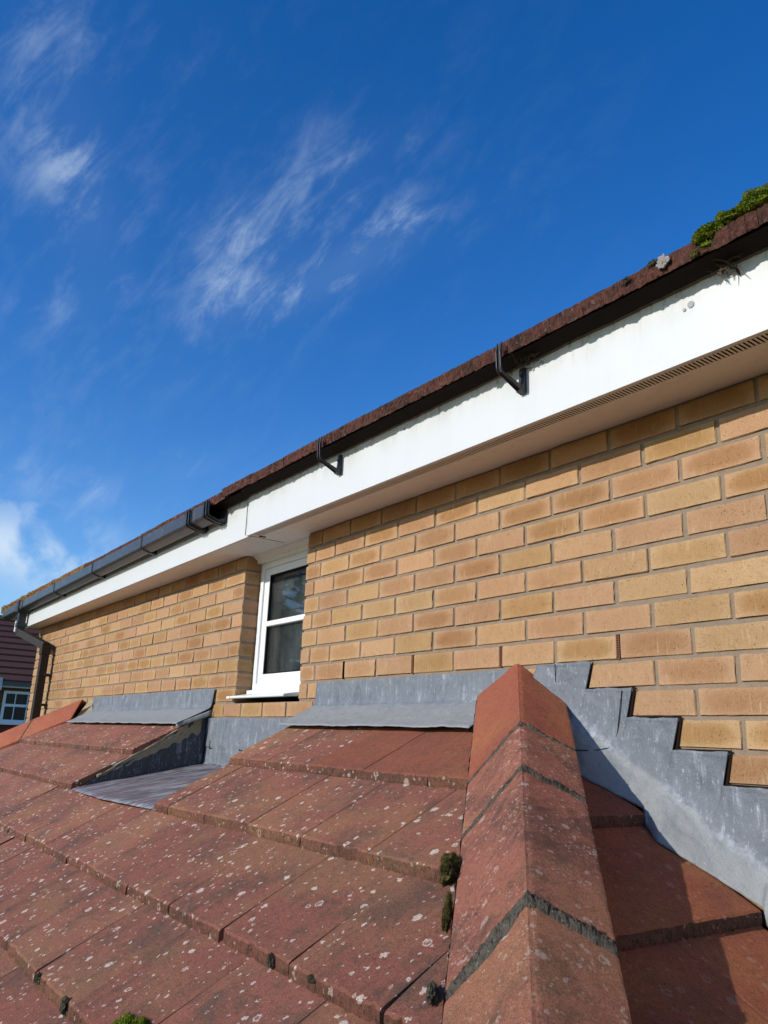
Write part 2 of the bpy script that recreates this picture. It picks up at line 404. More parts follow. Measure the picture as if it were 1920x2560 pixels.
def tag(o, label=None, cat=None, group=None, kind=None):
    for k, v in (('label', label), ('category', cat), ('group', group), ('kind', kind)):
        if v: o[k] = v
    return o


class MB:
    def __init__(self): self.v = []; self.f = []; self.mi = []
    def add(self, vs, fs, mi=0):
        b = len(self.v); self.v += [Vector(v) for v in vs]; self.f += [tuple(i + b for i in f) for f in fs]; self.mi += [mi] * len(fs)
    def box(self, x0, x1, y0, y1, z0, z1, mi=0):
        self.add([(x, y, z) for z in (z0, z1) for y in (y0, y1) for x in (x0, x1)],
                 [(0, 2, 3, 1), (4, 5, 7, 6), (0, 1, 5, 4), (2, 6, 7, 3), (0, 4, 6, 2), (1, 3, 7, 5)], mi)
    def prism(self, poly, axis, a, b, mi=0):
        """poly of 2D points swept along an axis from a to b"""
        def P(p, t):
            return {'x': (t, p[0], p[1]), 'y': (p[0], t, p[1]), 'z': (p[0], p[1], t)}[axis]
        n = len(poly)
        self.add([P(p, a) for p in poly] + [P(p, b) for p in poly],
                 [tuple(range(n))[::-1], tuple(range(n, 2 * n))] + [(i, (i + 1) % n, n + (i + 1) % n, n + i) for i in range(n)], mi)
    def tube(self, pts, r, n=6, mi=0):
        pts = [Vector(p) for p in pts]; rings = []
        for i, p in enumerate(pts):
            t = (pts[min(i + 1, len(pts) - 1)] - pts[max(i - 1, 0)]).normalized()
            u = t.orthogonal().normalized(); w = t.cross(u)
            rr = r[i] if isinstance(r, (list, tuple)) else r
            rings.append([p + (u * math.cos(2 * math.pi * k / n) + w * math.sin(2 * math.pi * k / n)) * rr for k in range(n)])
        vs = [q for g in rings for q in g]; fs = []
        for i in range(len(rings) - 1):
            for k in range(n):
                fs.append((i * n + k, i * n + (k + 1) % n, (i + 1) * n + (k + 1) % n, (i + 1) * n + k))
        fs.append(tuple(range(n))[::-1]); fs.append(tuple(range((len(rings) - 1) * n, len(rings) * n)))
        self.add(vs, fs, mi)
    def grid(self, fn, nu, nv, mi=0):
        vs = [fn(i / nu, j / nv) for j in range(nv + 1) for i in range(nu + 1)]
        fs = [(j * (nu + 1) + i, j * (nu + 1) + i + 1, (j + 1) * (nu + 1) + i + 1, (j + 1) * (nu + 1) + i) for j in range(nv) for i in range(nu)]
        self.add(vs, fs, mi)
    def build(self, name, mats, parent=None, smooth=False):
        return mesh_obj(name, self.v, self.f, mats, parent, smooth, self.mi)


def nz(p, s, seed=0.0): return mnoise.noise(Vector(p) * s + Vector((seed, seed * 1.7, -seed)))
def solid(o, t, off=-1.0):
    md = o.modifiers.new('thickness', 'SOLIDIFY'); md.thickness = t; md.offset = off; return o
def bev(o, w=.002, seg=2):
    md = o.modifiers.new('bevel', 'BEVEL'); md.width = w; md.segments = seg; md.limit_method = 'ANGLE'; return o


SL = .606                     # rise of the roof slopes per metre of plan
def fy(x):                    # fascia face, the overhang narrows to the left
    return -.205 if x > -1.93 else -.193 + (x + 1.93) / (-6.65 + 1.93) * .053

# ================================================================ brick house
house = thing('brick_house', 'buff brick house wall with white eaves board, black gutter and a small white window', 'house', (-2, .1, -3.4))
HO = Vector(house.location)
def part(o):                  # keep world coordinates while parented
    o.matrix_parent_inverse = Matrix.Translation(-HO) if o.parent == house else o.matrix_parent_inverse
    return o

TINTS = [(.485, .335, .180), (.470, .318, .172), (.48, .310, .178), (.44, .280, .172), (.43, .265, .168), (.47, .295, .175), (.44, .290, .155), (.40, .265, .125), (.50, .350, .195), (.45, .280, .175), (.47, .305, .175), (.41, .250, .155), (.455, .285, .18)]


def build_wall():
    verts = []; faces = []; uvs = []; cols = []; mi = []
    def brick(x0, x1, z0, z1, depth=.10):
        j = lambda s: (random.random() - .5) * s
        x0 += j(.003); x1 += j(.003); z0 += j(.0025); z1 += j(.0025); yo = j(.003)
        seed = random.random() * 50; tiltx = j(.004); tiltz = j(.002); sk = j(.0035)
        w, h = x1 - x0, z1 - z0
        nu = max(3, int(w / .024)); nv = 4
        b = len(verts); tint = random.choice(TINTS) if z0 < .6 else random.choice(((.40, .215, .105), (.42, .24, .12), (.38, .20, .10))); k = .92 + random.random() * .15
        al = random.choice((.1, .2, .35, .5, .7, .9, 1.0))
        mean = (.462, .304, .172); tint = tuple((c * .66 + m_ * .34) * k for c, m_ in zip(tint, mean)) + (al,)
        r = .007
        us = [0, r * .35 / w] + [i / nu for i in range(1, nu)] + [1 - r * .35 / w, 1]
        vs_ = [0, r * .35 / h] + [i / nv for i in range(1, nv)] + [1 - r * .35 / h, 1]
        U, V = len(us), len(vs_)
        for jv, v in enumerate(vs_):
            for iu, u in enumerate(us):
                x = x0 + u * w; z = z0 + v * h + sk * (u - .5)
                ex = iu in (0, U - 1); ez = jv in (0, V - 1)
                n1 = nz((x, seed, z), 55, seed)
                if ex: x += (1 if iu == 0 else -1) * max(0, n1) * .0060
                if ez: z += (1 if jv == 0 else -1) * (max(0, nz((x, seed, z), 70, seed + 3)) * .0065 + max(0, nz((x, seed, z), 16, seed + 7)) * .0035)
                if ex and ez: x += (1 if iu == 0 else -1) * .003; z += (1 if jv == 0 else -1) * .003
                y = yo + nz((x, z, seed), 18, seed) * .0022 + tiltx * (u - .5) + tiltz * (v - .5)
                if ex or ez: y += .0035
                verts.append((x, y, z)); uvs.append((u, v)); cols.append(tint)
        for jv in range(V - 1):
            for iu in range(U - 1):
                a = b + jv * U + iu; faces.append((a, a + 1, a + U + 1, a + U)); mi.append(0)
        # sides going back
        per = [b + i for i in range(U)] + [b + jv * U + U - 1 for jv in range(1, V)] + [b + (V - 1) * U + i for i in range(U - 2, -1, -1)] + [b + jv * U for jv in range(V - 2, 0, -1)]
        e = len(verts)
        for pi in per:
            q = verts[pi]; verts.append((q[0], depth, q[2]))
            # side faces use the depth as u so ends look like headers
            uvs.append((.5, uvs[pi][1])); cols.append(tint)
        L = len(per)
        for i in range(L):
            faces.append((per[(i + 1) % L], per[i], e + i, e + (i + 1) % L)); mi.append(0)
    OX0, OX1 = -2.325, -1.700
    for k in range(-22, 9):
        z0 = k * .075 + .005; z1 = (k + 1) * .075 - .005
        odd = k % 2
        joints = []
        for i in range(-34, 22):
            x = i * .225 + (.1125 if odd else 0)
            if x < -2.3: x += .03
            joints.append(x)
        if odd and k >= -1: joints = [x for x in joints if abs(x + 1.6875) > .01] + [-1.625]
        segs = [(-6.64, 3.4)] if k < -1 else [(-6.64, OX0), (OX1, 3.4)]
        for a, b_ in segs:
            js = sorted([a] + [x for x in joints if a + .035 < x < b_ - .035] + [b_])
            for p, q in zip(js[:-1], js[1:]):
                x0 = p + (.005 if p != a else 0); x1 = q - (.005 if q != b_ else 0)
                if k >= -6 or x1 < 0 or x0 > 0: brick(x0, x1, z0, z1)
    # mortar body
    def box(x0, x1, y0, y1, z0, z1):
        b = len(verts)
        for z in (z0, z1):
            for y in (y0, y1):
                for x in (x0, x1):
                    verts.append((x, y, z)); uvs.append((0, 0)); cols.append((.3, .2, .1, 0))
        for f in [(0, 2, 3, 1), (4, 5, 7, 6), (0, 1, 5, 4), (2, 6, 7, 3), (0, 4, 6, 2), (1, 3, 7, 5)]:
            faces.append(tuple(i + b for i in f)); mi.append(1)
    box(-6.636, OX0 - .004, .0055, .30, -3.4, .70)
    box(OX1 + .004, 3.38, .0055, .30, -3.4, .70)
    box(OX0 - .004, OX1 + .004, .0055, .30, -3.4, -.079)
    me = bpy.data.meshes.new('wall'); me.from_pydata(verts, [], faces)
    me.materials.append(M_BRICK); me.materials.append(M_MORTAR)
    me.polygons.foreach_set('material_index', mi)
    ul = me.uv_layers.new(name='UVMap'); ca = me.color_attributes.new('tint', 'FLOAT_COLOR', 'POINT')
    li = [0] * len(me.loops); me.loops.foreach_get('vertex_index', li)
    ul.data.foreach_set('uv', [c for i in li for c in uvs[i]])
    ca.data.foreach_set('color', [c for t in cols for c in t])
    me.update()
    o = bpy.data.objects.new('wall', me); COL.objects.link(o); o.parent = house; return part(o)


wall = build_wall()
tag(wall, 'buff and pinkish yellow stretcher bond brickwork')

# grooves raked out beside the stepped lead
STEPS = [(-.086, .002), (.045, -.073), (.177, -.150), (.302, -.227), (.432, -.302), (.562, -.377), (.69, -.452), (.82, -.527), (.95, -.602), (1.08, -.677), (1.21, -.752), (1.34, -.827)]
g = MB()
for i, (x, z) in enumerate(STEPS):
    nx, nzz = (STEPS[i + 1] if i + 1 < len(STEPS) else (x + .13, z - .075))
    w = .007 if i else .003
    g.prism([(x - .001, z - .004), (x + w, z - .001), (x - .020 + w * 1.4, nzz + .003), (x - .022, nzz + .002)], 'y', -.0046, -.002)
    g.box(x - .02, nx + .005, -.0044, -.002, nzz + .0005, nzz + .0045)
part(g.build('raked_joint', M_GROOVE, house))

# weep vents in the course over the flashing
for i, x in enumerate((0.0, -.45, -.90)):
    b = MB(); w = .0048
    b.box(x - w, x - w + .0016, -.0015, .02, .004, .071); b.box(x + w - .0016, x + w, -.0015, .02, .004, .071)
    for k in range(11):
        z = .005 + k * .0064; b.box(x - w + .0016, x + w - .0016, -.0008, .012, z, z + .0026)
    b.box(x - w, x + w, .004, .0052, .004, .071, 1)
    part(b.build('weep_vent', [M_WEEP, M_DARK], house))
b = MB(); b.box(-1.3535, -1.3475, -.003, .004, .003, .073); part(b.build('open_joint', M_GROOVE, house))

# soffit with slotted vent strip
ZS = .675
def soff(x, y): return (x, y, ZS)
s = MB()
VX0, VX1, PITCH = -1.90, 1.9, .0108
def sl(x): return fy(x)
# plain sheets either side of the slot row (follow the fascia)
xs = [-6.62, -5.5, -4.4, -3.2, -1.93]
for a, b_ in zip(xs[:-1], xs[1:]):
    s.add([(a, sl(a) + .004, ZS), (b_, sl(b_) + .004, ZS), (b_, .02, ZS), (a, .02, ZS), (a, sl(a) + .004, ZS + .008), (b_, sl(b_) + .004, ZS + .008), (b_, .02, ZS + .008), (a, .02, ZS + .008)],
          [(0, 3, 2, 1), (4, 5, 6, 7)])
s.box(-2.33, -1.695, .0195, .10, ZS, ZS + .008)
s.box(-1.928, 3.4, -.143, .02, ZS, ZS + .008)
s.box(-1.928, 3.4, -.203, -.184, ZS, ZS + .008)
s.box(-1.928, VX0, -.184, -.143, ZS, ZS + .008); s.box(VX1, 3.4, -.184, -.143, ZS, ZS + .008)
x = VX0
while x < VX1:
    s.box(x + .0056, x + PITCH, -.184, -.143, ZS + .0004, ZS + .0018); x += PITCH
s.box(-1.92, 3.4, -.1839, -.1431, ZS + .0050, ZS + .0065, 1)
s.box(-1.9315, -1.9285, -.19, .0, ZS - .0012, ZS + .004, 1)
part(s.build('soffit', [M_SOFFIT, M_DARK], house))
# gap filler and head trim over the window
t_ = MB()
t_.box(-2.318, -1.706, .060, .10, .640, ZS - .001)
t_.prism([(.030, ZS - .001), (.060, ZS - .001), (.060, .655)], 'x', -2.318, -1.706)
part(t_.build('window_head_trim', M_SOFFIT, house))

# fascia boards
f = MB()
def fascia_seg(x0, x1, n=1):
    for i in range(n):
        a = x0 + (x1 - x0) * i / n; b_ = x0 + (x1 - x0) * (i + 1) / n
        for (ya, yb, z0, z1) in ((0, .012, ZS - .006, .868), (.012, .0165, ZS - .006, ZS - .0015)):
            f.add([(a, fy(a) + ya, z0), (b_, fy(b_) + ya, z0), (b_, fy(b_) + yb, z0), (a, fy(a) + yb, z0), (a, fy(a) + ya, z1), (b_, fy(b_) + ya, z1), (b_, fy(b_) + yb, z1), (a, fy(a) + yb, z1)],
                  [(0, 3, 2, 1), (4, 5, 6, 7), (0, 1, 5, 4), (1, 2, 6, 5), (2, 3, 7, 6), (3, 0, 4, 7)])
fascia_seg(-1.928, 3.4); fo = part(f.build('fascia_board', M_FASCIA, house)); bev(fo, .0015)
f = MB(); fascia_seg(-6.62, -1.931, 4); fo = part(f.build('fascia_board', M_FASCIA, house))
f = MB(); f.box(-7.12, -6.70, fy(-6.9), fy(-6.9) + .016, .672, .868); part(f.build('fascia_board', M_FASCIA, house))
f = MB(); f.box(-6.70, -6.62, fy(-6.9) + .004, fy(-6.9) + .016, .69, .86); f.box(-6.64, -6.625, -.125, .02, .668, .80); part(f.build('fascia_end_return', M_SOFFIT, house))
f = MB()
f.tube([(-1.929, -.2095, .835), (-1.930, -.2095, .79), (-1.927, -.2095, .73), (-1.929, -.2095, .672)], .0018, 5)
f.tube([(-1.90, -.15, ZS - .001), (-1.895, -.12, ZS - .001)], .004, 5)
part(f.build('fascia_joint_crack', M_DARK, house))
# screw heads left where brackets were
for (x, z, r) in ((.40, .805, .0045), (.418, .812, .009), (-.098, .834, .0045), (-.065, .843, .007), (-.72, .838, .004), (-1.02, .845, .003)):
    b = MB(); b.tube([(x, -.2035, z), (x, -.2075, z)], r, 12)
    part(b.build('screw_hole', mat_plain('old_screw', (.30, .31, .30), .6, .3) if 'old_screw' not in bpy.data.materials else bpy.data.materials['old_screw'], house))

# upper roof: eaves tiles and the slope behind them
def eaves_y(x): return fy(x) - .083 - (.004 if x < -1.9 else 0)
def eaves_z(x): return .874 + .004 * nz((x, 0, 0), 1.1)
k = 0; x = -7.46
while x < 3.3:
    w = .30; x1 = x + w - .0008; seed = k * 1.37
    yy = eaves_y(x + w / 2) + (random.random() - .5) * .006; zz = eaves_z(x + .15) + (random.random() - .5) * .003
    NU = 90; b = MB(); T = .040 + (.012 if x < -4.6 else 0)
    def top(u, v, x=x, w=w, yy=yy, zz=zz, seed=seed):
        X = x + u * (w - .0008); rough = nz((X, seed, v), 60, seed) * .0030 + nz((X, seed, v), 190, seed) * .0026 - max(0, nz((X, 9, seed), 22, seed) - .25) * .016
        return Vector((X, yy + v * .32 + (rough if v < .01 else 0), zz + T + v * .32 * .62 + rough * 1.3))
    b.grid(lambda u, v: top(u, v), NU, 3)
    def front(u, v, x=x, w=w, yy=yy, zz=zz, seed=seed):
        P = top(u, 0); r = nz((P.x, v * .3, seed), 85, seed) * .005 + nz((P.x, v, seed), 240, seed) * .003 + nz((P.x, v * .2, seed), 30, seed) * .003
        bow = -.0 * v
        return Vector((P.x, P.y + r * (1 if 0 < v < 1 else .3) + .004 * v, P.z - v * T - (.003 if v == 1 else 0) + (.0016 * nz((P.x, 3, seed), 100) if v == 1 else 0)))
    b.grid(lambda u, v: front(u, 1 - v), NU, 4)
    b.grid(lambda u, v: Vector((x + u * (w - .0008), yy + .0035 + v * .32, zz + .0006 + v * .32 * .62)), 1, 1)
    for e in (0, 1):
        X = x + e * (w - .0008)
        b.add([(X, yy + .002, zz), (X, yy + .32, zz + .198), (X, yy + .32, zz + T + .198), (X, yy, zz + T)], [(0, 1, 2, 3)])
    o = part(b.build('eaves_tile', M_EAVE_O if x < -4.6 else M_EAVE, house))
    k += 1; x += w
b = MB()
def crust(u, v):
    x = -7.42 + u * 3.3; a = v * 2 * math.pi; fade = min(1, (1 - u) * 1.6)
    r = (.016 + .012 * nz((x, 0, 0), 7) + .007 * nz((x, v * 4, 0), 26) + .004 * nz((x, v * 9, 0), 90)) * fade + .001
    return Vector((x, eaves_y(x) + .012 + r * math.cos(a) * 1.3, eaves_z(x) + .050 + r * math.sin(a)))
b.grid(crust, 500, 14)
part(b.build('lichen_crust', M_EAVE_O, house))
b = MB(); b.add([(-7.46, .0, 1.02), (3.3, .0, 1.02), (3.3, 3.2, 3.04), (-7.46, 3.2, 3.04), (-7.46, .0, 1.0), (3.3, .0, 1.0), (3.3, 3.2, 3.0), (-7.46, 3.2, 3.0)],
      [(0, 1, 2, 3), (4, 7, 6, 5), (0, 4, 5, 1), (2, 6, 7, 3), (0, 3, 7, 4), (1, 5, 6, 2)])
for i in range(11):
    y0 = -.02 + i * .27; z0 = 1.075 + i * .27 * .63; y1 = y0 + .30; z1 = z0 + .30 * .63 - .030
    NXX = 180
    for q in range(NXX):
        xa = -7.46 + q * 10.76 / NXX; xb = xa + 10.76 / NXX
        da = .003 * nz((xa, i, 0), 9); db = .003 * nz((xb, i, 0), 9)
        b.add([(xa, y0 + da, z0 + da), (xb, y0 + db, z0 + db), (xb, y1, z1), (xa, y1, z1), (xa, y0 + da, z0 - .03), (xb, y0 + db, z0 - .03)], [(0, 1, 2, 3), (4, 5, 1, 0)])
part(b.build('upper_roof_slope', M_EAVE, house))
# felt tucked behind the missing gutter, with its torn pale edge
b = MB()
def felt(u, v):
    x = -6.9 + u * 10.2; yb = fy(x) - .003 - .004 * (1 - v)
    z = .862 + .002 * nz((x, 0, 0), 7) + .0022 * nz((x, 1, 0), 45)
    return Vector((x, yb + (-.045 * v) + .002 * nz((x, v, 3), 6), z + v * .024))
b.grid(felt, 400, 3); b.box(-6.9, 3.3, -.06, .02, .868, .97); b.box(-1.9, 3.3, -.13, -.062, .868, .955); b.box(-1.9, 3.3, -.195, -.132, .868, .915)
part(b.build('roofing_felt', M_FELT, house))
b = MB(); pts = [tuple(felt(i / 500, 0) + Vector((0, -.0012, -.0006 + .0008 * nz((i, 0, 0), .7)))) for i in range(215, 501)]
b.tube(pts, .0013, 4); part(b.build('felt_torn_edge', M_FELT_E, house))

# gutter: squared profile on the left part only
GX0, GX1 = -7.30, -2.20
prof = [(-.100, .884), (-.0985, .824), (-.094, .816), (-.084, .811), (-.045, .798), (-.036, .799), (-.012, .812), (-.004, .875)]
inner = [(-.006, .875), (-.014, .8145), (-.036, .802), (-.045, .801), (-.083, .814), (-.092, .819), (-.0955, .826), (-.094, .884)]
def gut(profile, x0, x1, n, mb, grow=0.0, zoff=0.0):
    P = profile; N = len(P); vs = []; fs = []
    cy = sum(p[0] for p in P) / N; cz = sum(p[1] for p in P) / N
    for i in range(n + 1):
        x = x0 + (x1 - x0) * i / n
        for (a, z) in P:
            a2 = a + (-grow if a < -.05 else (grow * .2)); z2 = z + (-grow if z < .86 else grow * .2)
            vs.append((x, fy(x) + a2, z2 + zoff))
    for i in range(n):
        for j in range(N): fs.append((i * N + j, i * N + (j + 1) % N, (i + 1) * N + (j + 1) % N, (i + 1) * N + j))
    fs.append(tuple(range(N))); fs.append(tuple(range(n * N, (n + 1) * N))[::-1]); mb.add(vs, fs)
b = MB(); gut(prof + inner, GX0, GX1, 12, b)
gutter = part(b.build('gutter', M_BLACK, house))
def clip_at(x, w=.022, extra=0.0, mat=M_BLACK2, name='gutter_bracket', par=None):
    b = MB(); full = [(p[0], p[1]) for p in prof]
    out = [(-.103 - extra, .888), (-.1015 - extra, .823 - extra), (-.095 - extra, .811 - extra), (-.045, .7935 - extra), (-.012, .792 - extra), (-.0015, .792 - extra), (-.0015, .86), (-.006, .86), (-.012, .811), (-.036, .799), (-.045, .798), (-.084, .811), (-.094, .816), (-.0985, .824), (-.100, .885), (-.096, .891)]
    gut(out, x - w / 2, x + w / 2, 1, b)
    o = b.build(name, mat, house); part(o); return o
for x in (-6.40, -5.25, -4.20, -3.19): clip_at(x)
# the two ribbed union clips at the broken end
for xc in (-2.46, -2.235):
    for dx, ex in ((-.03, .001), (-.012, .006), (.006, .003), (.022, .007), (.036, .001)):
        clip_at(xc + dx, .008, ex, M_BLACK2, 'union_clip_rib')
# outlet, swan neck and downpipe
def box_pipe(path, w, mb):
    """square tube along a path"""
    rings = []
    for i, p in enumerate(path):
        p = Vector(p); t = (Vector(path[min(i + 1, len(path) - 1)]) - Vector(path[max(i - 1, 0)])).normalized()
        u = Vector((0, 1, 0)); u = (u - t * u.dot(t)).normalized() if abs(t.y) < .95 else Vector((1, 0, 0))
        v = t.cross(u).normalized()
        if abs(t.z) > .9: u, v = Vector((1, 0, 0)), Vector((0, 1, 0))
        else:
            v = Vector((0, 0, 1)); v = (v - t * v.dot(t)).normalized(); u = t.cross(v)
            # order corners to match the vertical rings
            u, v = (v, u)
        rings.append([p + (u * a + v * c) * w / 2 for a, c in ((-1, -1), (1, -1), (1, 1), (-1, 1))])
    return rings
b = MB(); oy = fy(-6.5) - .052
b.box(-6.60, -6.53, oy - .034, oy + .034, .60, .81); b.box(-6.612, -6.518, oy - .058, oy + .05, .795, .90); b.box(-6.606, -6.524, oy - .040, oy + .040, .66, .70)
ob = part(b.build('gutter_outlet', M_BLACK2, house)); bev(ob, .004)
b = MB()
def hull_leg(p, q, w, mb):
    p = Vector(p); q = Vector(q); t = (q - p).normalized(); s_ = t.cross(Vector((0, 0, 1))).normalized(); n_ = s_.cross(t)
    h = w / 2
    vs = [p + s_ * a * h + n_ * c * h for a, c in ((-1, -1), (1, -1), (1, 1), (-1, 1))] + [q + s_ * a * h + n_ * c * h for a, c in ((-1, -1), (1, -1), (1, 1), (-1, 1))]
    mb.add(vs, [(0, 1, 2, 3), (4, 7, 6, 5), (0, 4, 5, 1), (1, 5, 6, 2), (2, 6, 7, 3), (3, 7, 4, 0)])
hull_leg((-6.56, oy, .615), (-5.99, -.075, .455), .066, b)
ob = part(b.build('swan_neck', M_PIPE, house)); bev(ob, .006)
b = MB(); b.box(-6.03, -5.962, -.108, -.042, -3.3, .47); b.box(-6.038, -5.954, -.115, -.036, .38, .475)
for z in (-.05, -1.5, .20):
    b.box(-6.05, -5.944, -.060, -.001, z, z + .02)
ob = part(b.build('downpipe', M_PIPE, house)); bev(ob, .005)

# remnant gutter brackets on the right part
def bracket(x):
    b = MB()
    Y = -.206
    b.prism([(Y, .775), (Y, .848), (Y - .008, .852), (Y - .012, .80), (Y - .022, .79), (Y - .022, .772), (Y - .004, .768)], 'x', x - .011, x + .011)
    arm = [(Y - .004, .768), (Y - .095, .806), (Y - .103, .820), (Y - .106, .900), (Y - .100, .902), (Y - .098, .824), (Y - .090, .814), (Y - .022, .790), (Y - .004, .790)]
    import math as _m
    ro = [(Y - .078 - .028 * _m.sin(a_), .828 - .028 * _m.cos(a_)) for a_ in [i_ * _m.pi / 12 for i_ in range(0, 7)]]
    ri = [(Y - .078 - .021 * _m.sin(a_), .828 - .021 * _m.cos(a_)) for a_ in [i_ * _m.pi / 12 for i_ in range(6, -1, -1)]]
    arm = [(Y - .004, .766)] + ro + [(Y - .108, .870), (Y - .104, .903), (Y - .100, .903), (Y - .101, .870)] + ri + [(Y - .022, .790), (Y - .004, .790)]
    for dx in (-.010, .006): b.prism(arm, 'x', x + dx, x + dx + .004)
    b.prism([(Y - .004, .773), (Y - .095, .811), (Y - .0985, .822), (Y - .101, .895), (Y - .0985, .895), (Y - .096, .824), (Y - .090, .814), (Y - .004, .777)], 'x', x - .008, x + .008)
    b.tube([(x, Y - .012, .826), (x, Y - .017, .826)], .005, 8)
    return bev(part(b.build('gutter_bracket', M_BLACK2, house)), .001)
bracket(-.137); bracket(-1.13)

# window
win = part(MB().build('window', M_FRAME, house)); bpy.data.objects.remove(win)
b = MB(); Y0, Y1 = .088, .135
L_, R_, B_, T_ = -2.322, -1.703, -.012, .640
gl, gr, gb, gt = -2.238, -1.787, .067, .572
def ring(mb, xo0, xo1, zo0, zo1, xi0, xi1, zi0, zi1, y0, y1):
    mb.box(xo0, xi0, y0, y1, zo0, zo1); mb.box(xi1, xo1, y0, y1, zo0, zo1)
    mb.box(xi0, xi1, y0, y1, zo0, zi0); mb.box(xi0, xi1, y0, y1, zi1, zo1)
ring(b, L_, R_, B_, T_, L_ + .034, R_ - .034, B_ + .034, T_ - .030, Y0, Y1)
win = part(b.build('window', M_FRAME, house)); bev(win, .003)
WO = win
def wpart(o):
    o.parent = win; return o
b = MB(); ring(b, L_ + .0342, R_ - .0342, B_ + .0342, T_ - .0302, gl, gr, gb, gt, Y0 + .010, Y1); bev(wpart(b.build('casement', M_FRAME)), .003)
b = MB(); ring(b, gl - .001, gr + .001, gb - .001, gt + .001, gl + .006, gr - .006, gb + .006, gt - .006, Y0 + .013, Y1 - .01); wpart(b.build('gasket', M_DARK))
b = MB(); b.box(gl + .003, gr - .003, Y0 + .004, Y0 + .026, .305, .331); bev(wpart(b.build('glazing_bar', M_FRAME)), .003)
b = MB(); b.box(gl + .004, gr - .004, Y0 + .026, Y0 + .030, gb + .004, gt - .004); wpart(b.build('pane', M_GLASS))
b = MB()
for i in range(7):
    x = gl - .03 + i * .018
    b.tube([(x, .24 + .01 * (i % 2), .62), (x + .004, .245, .3), (x - .003, .24, -.02)], .010, 8)
wpart(b.build('curtain', M_CURTAIN, smooth=True))
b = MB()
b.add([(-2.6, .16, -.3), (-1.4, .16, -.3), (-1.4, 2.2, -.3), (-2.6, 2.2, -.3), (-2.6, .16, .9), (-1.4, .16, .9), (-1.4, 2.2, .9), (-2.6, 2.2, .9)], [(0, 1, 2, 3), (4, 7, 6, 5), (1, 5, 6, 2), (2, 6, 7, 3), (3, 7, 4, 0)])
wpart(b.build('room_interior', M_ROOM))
b = MB()
b.box(-2.322, -1.703, .060, .10, -.050, -.0125)
b.prism([(.100, -.038), (.060, -.030), (-.030, -.046), (-.034, -.052), (-.030, -.058), (.06, -.052), (.10, -.052)], 'x', -2.318, -1.775)
b.box(-2.352, -2.318, -.034, -.002, -.058, -.046)
b.prism([(.060, -.013), (.045, -.022), (.045, -.046), (.060, -.046)], 'x', -1.770, -1.706)
bev(wpart(b.build('sill', M_FRAME)), .002)

# ================================================================ lean-to roof
roof = thing('lean_to_roof', 'low red tiled roof with a hip ridge, lichen and lead flashing against the brick wall', 'roof', (-1.5, -.6, -1.0))
RO = Vector(roof.location)
def rpart(o):
    o.parent = roof; o.matrix_parent_inverse = Matrix.Translation(-RO); return o
ZM = -.080; XH = -.378; TH = .028; G = .267
XHL = -4.80
def surf(v): return ZM - SL * v

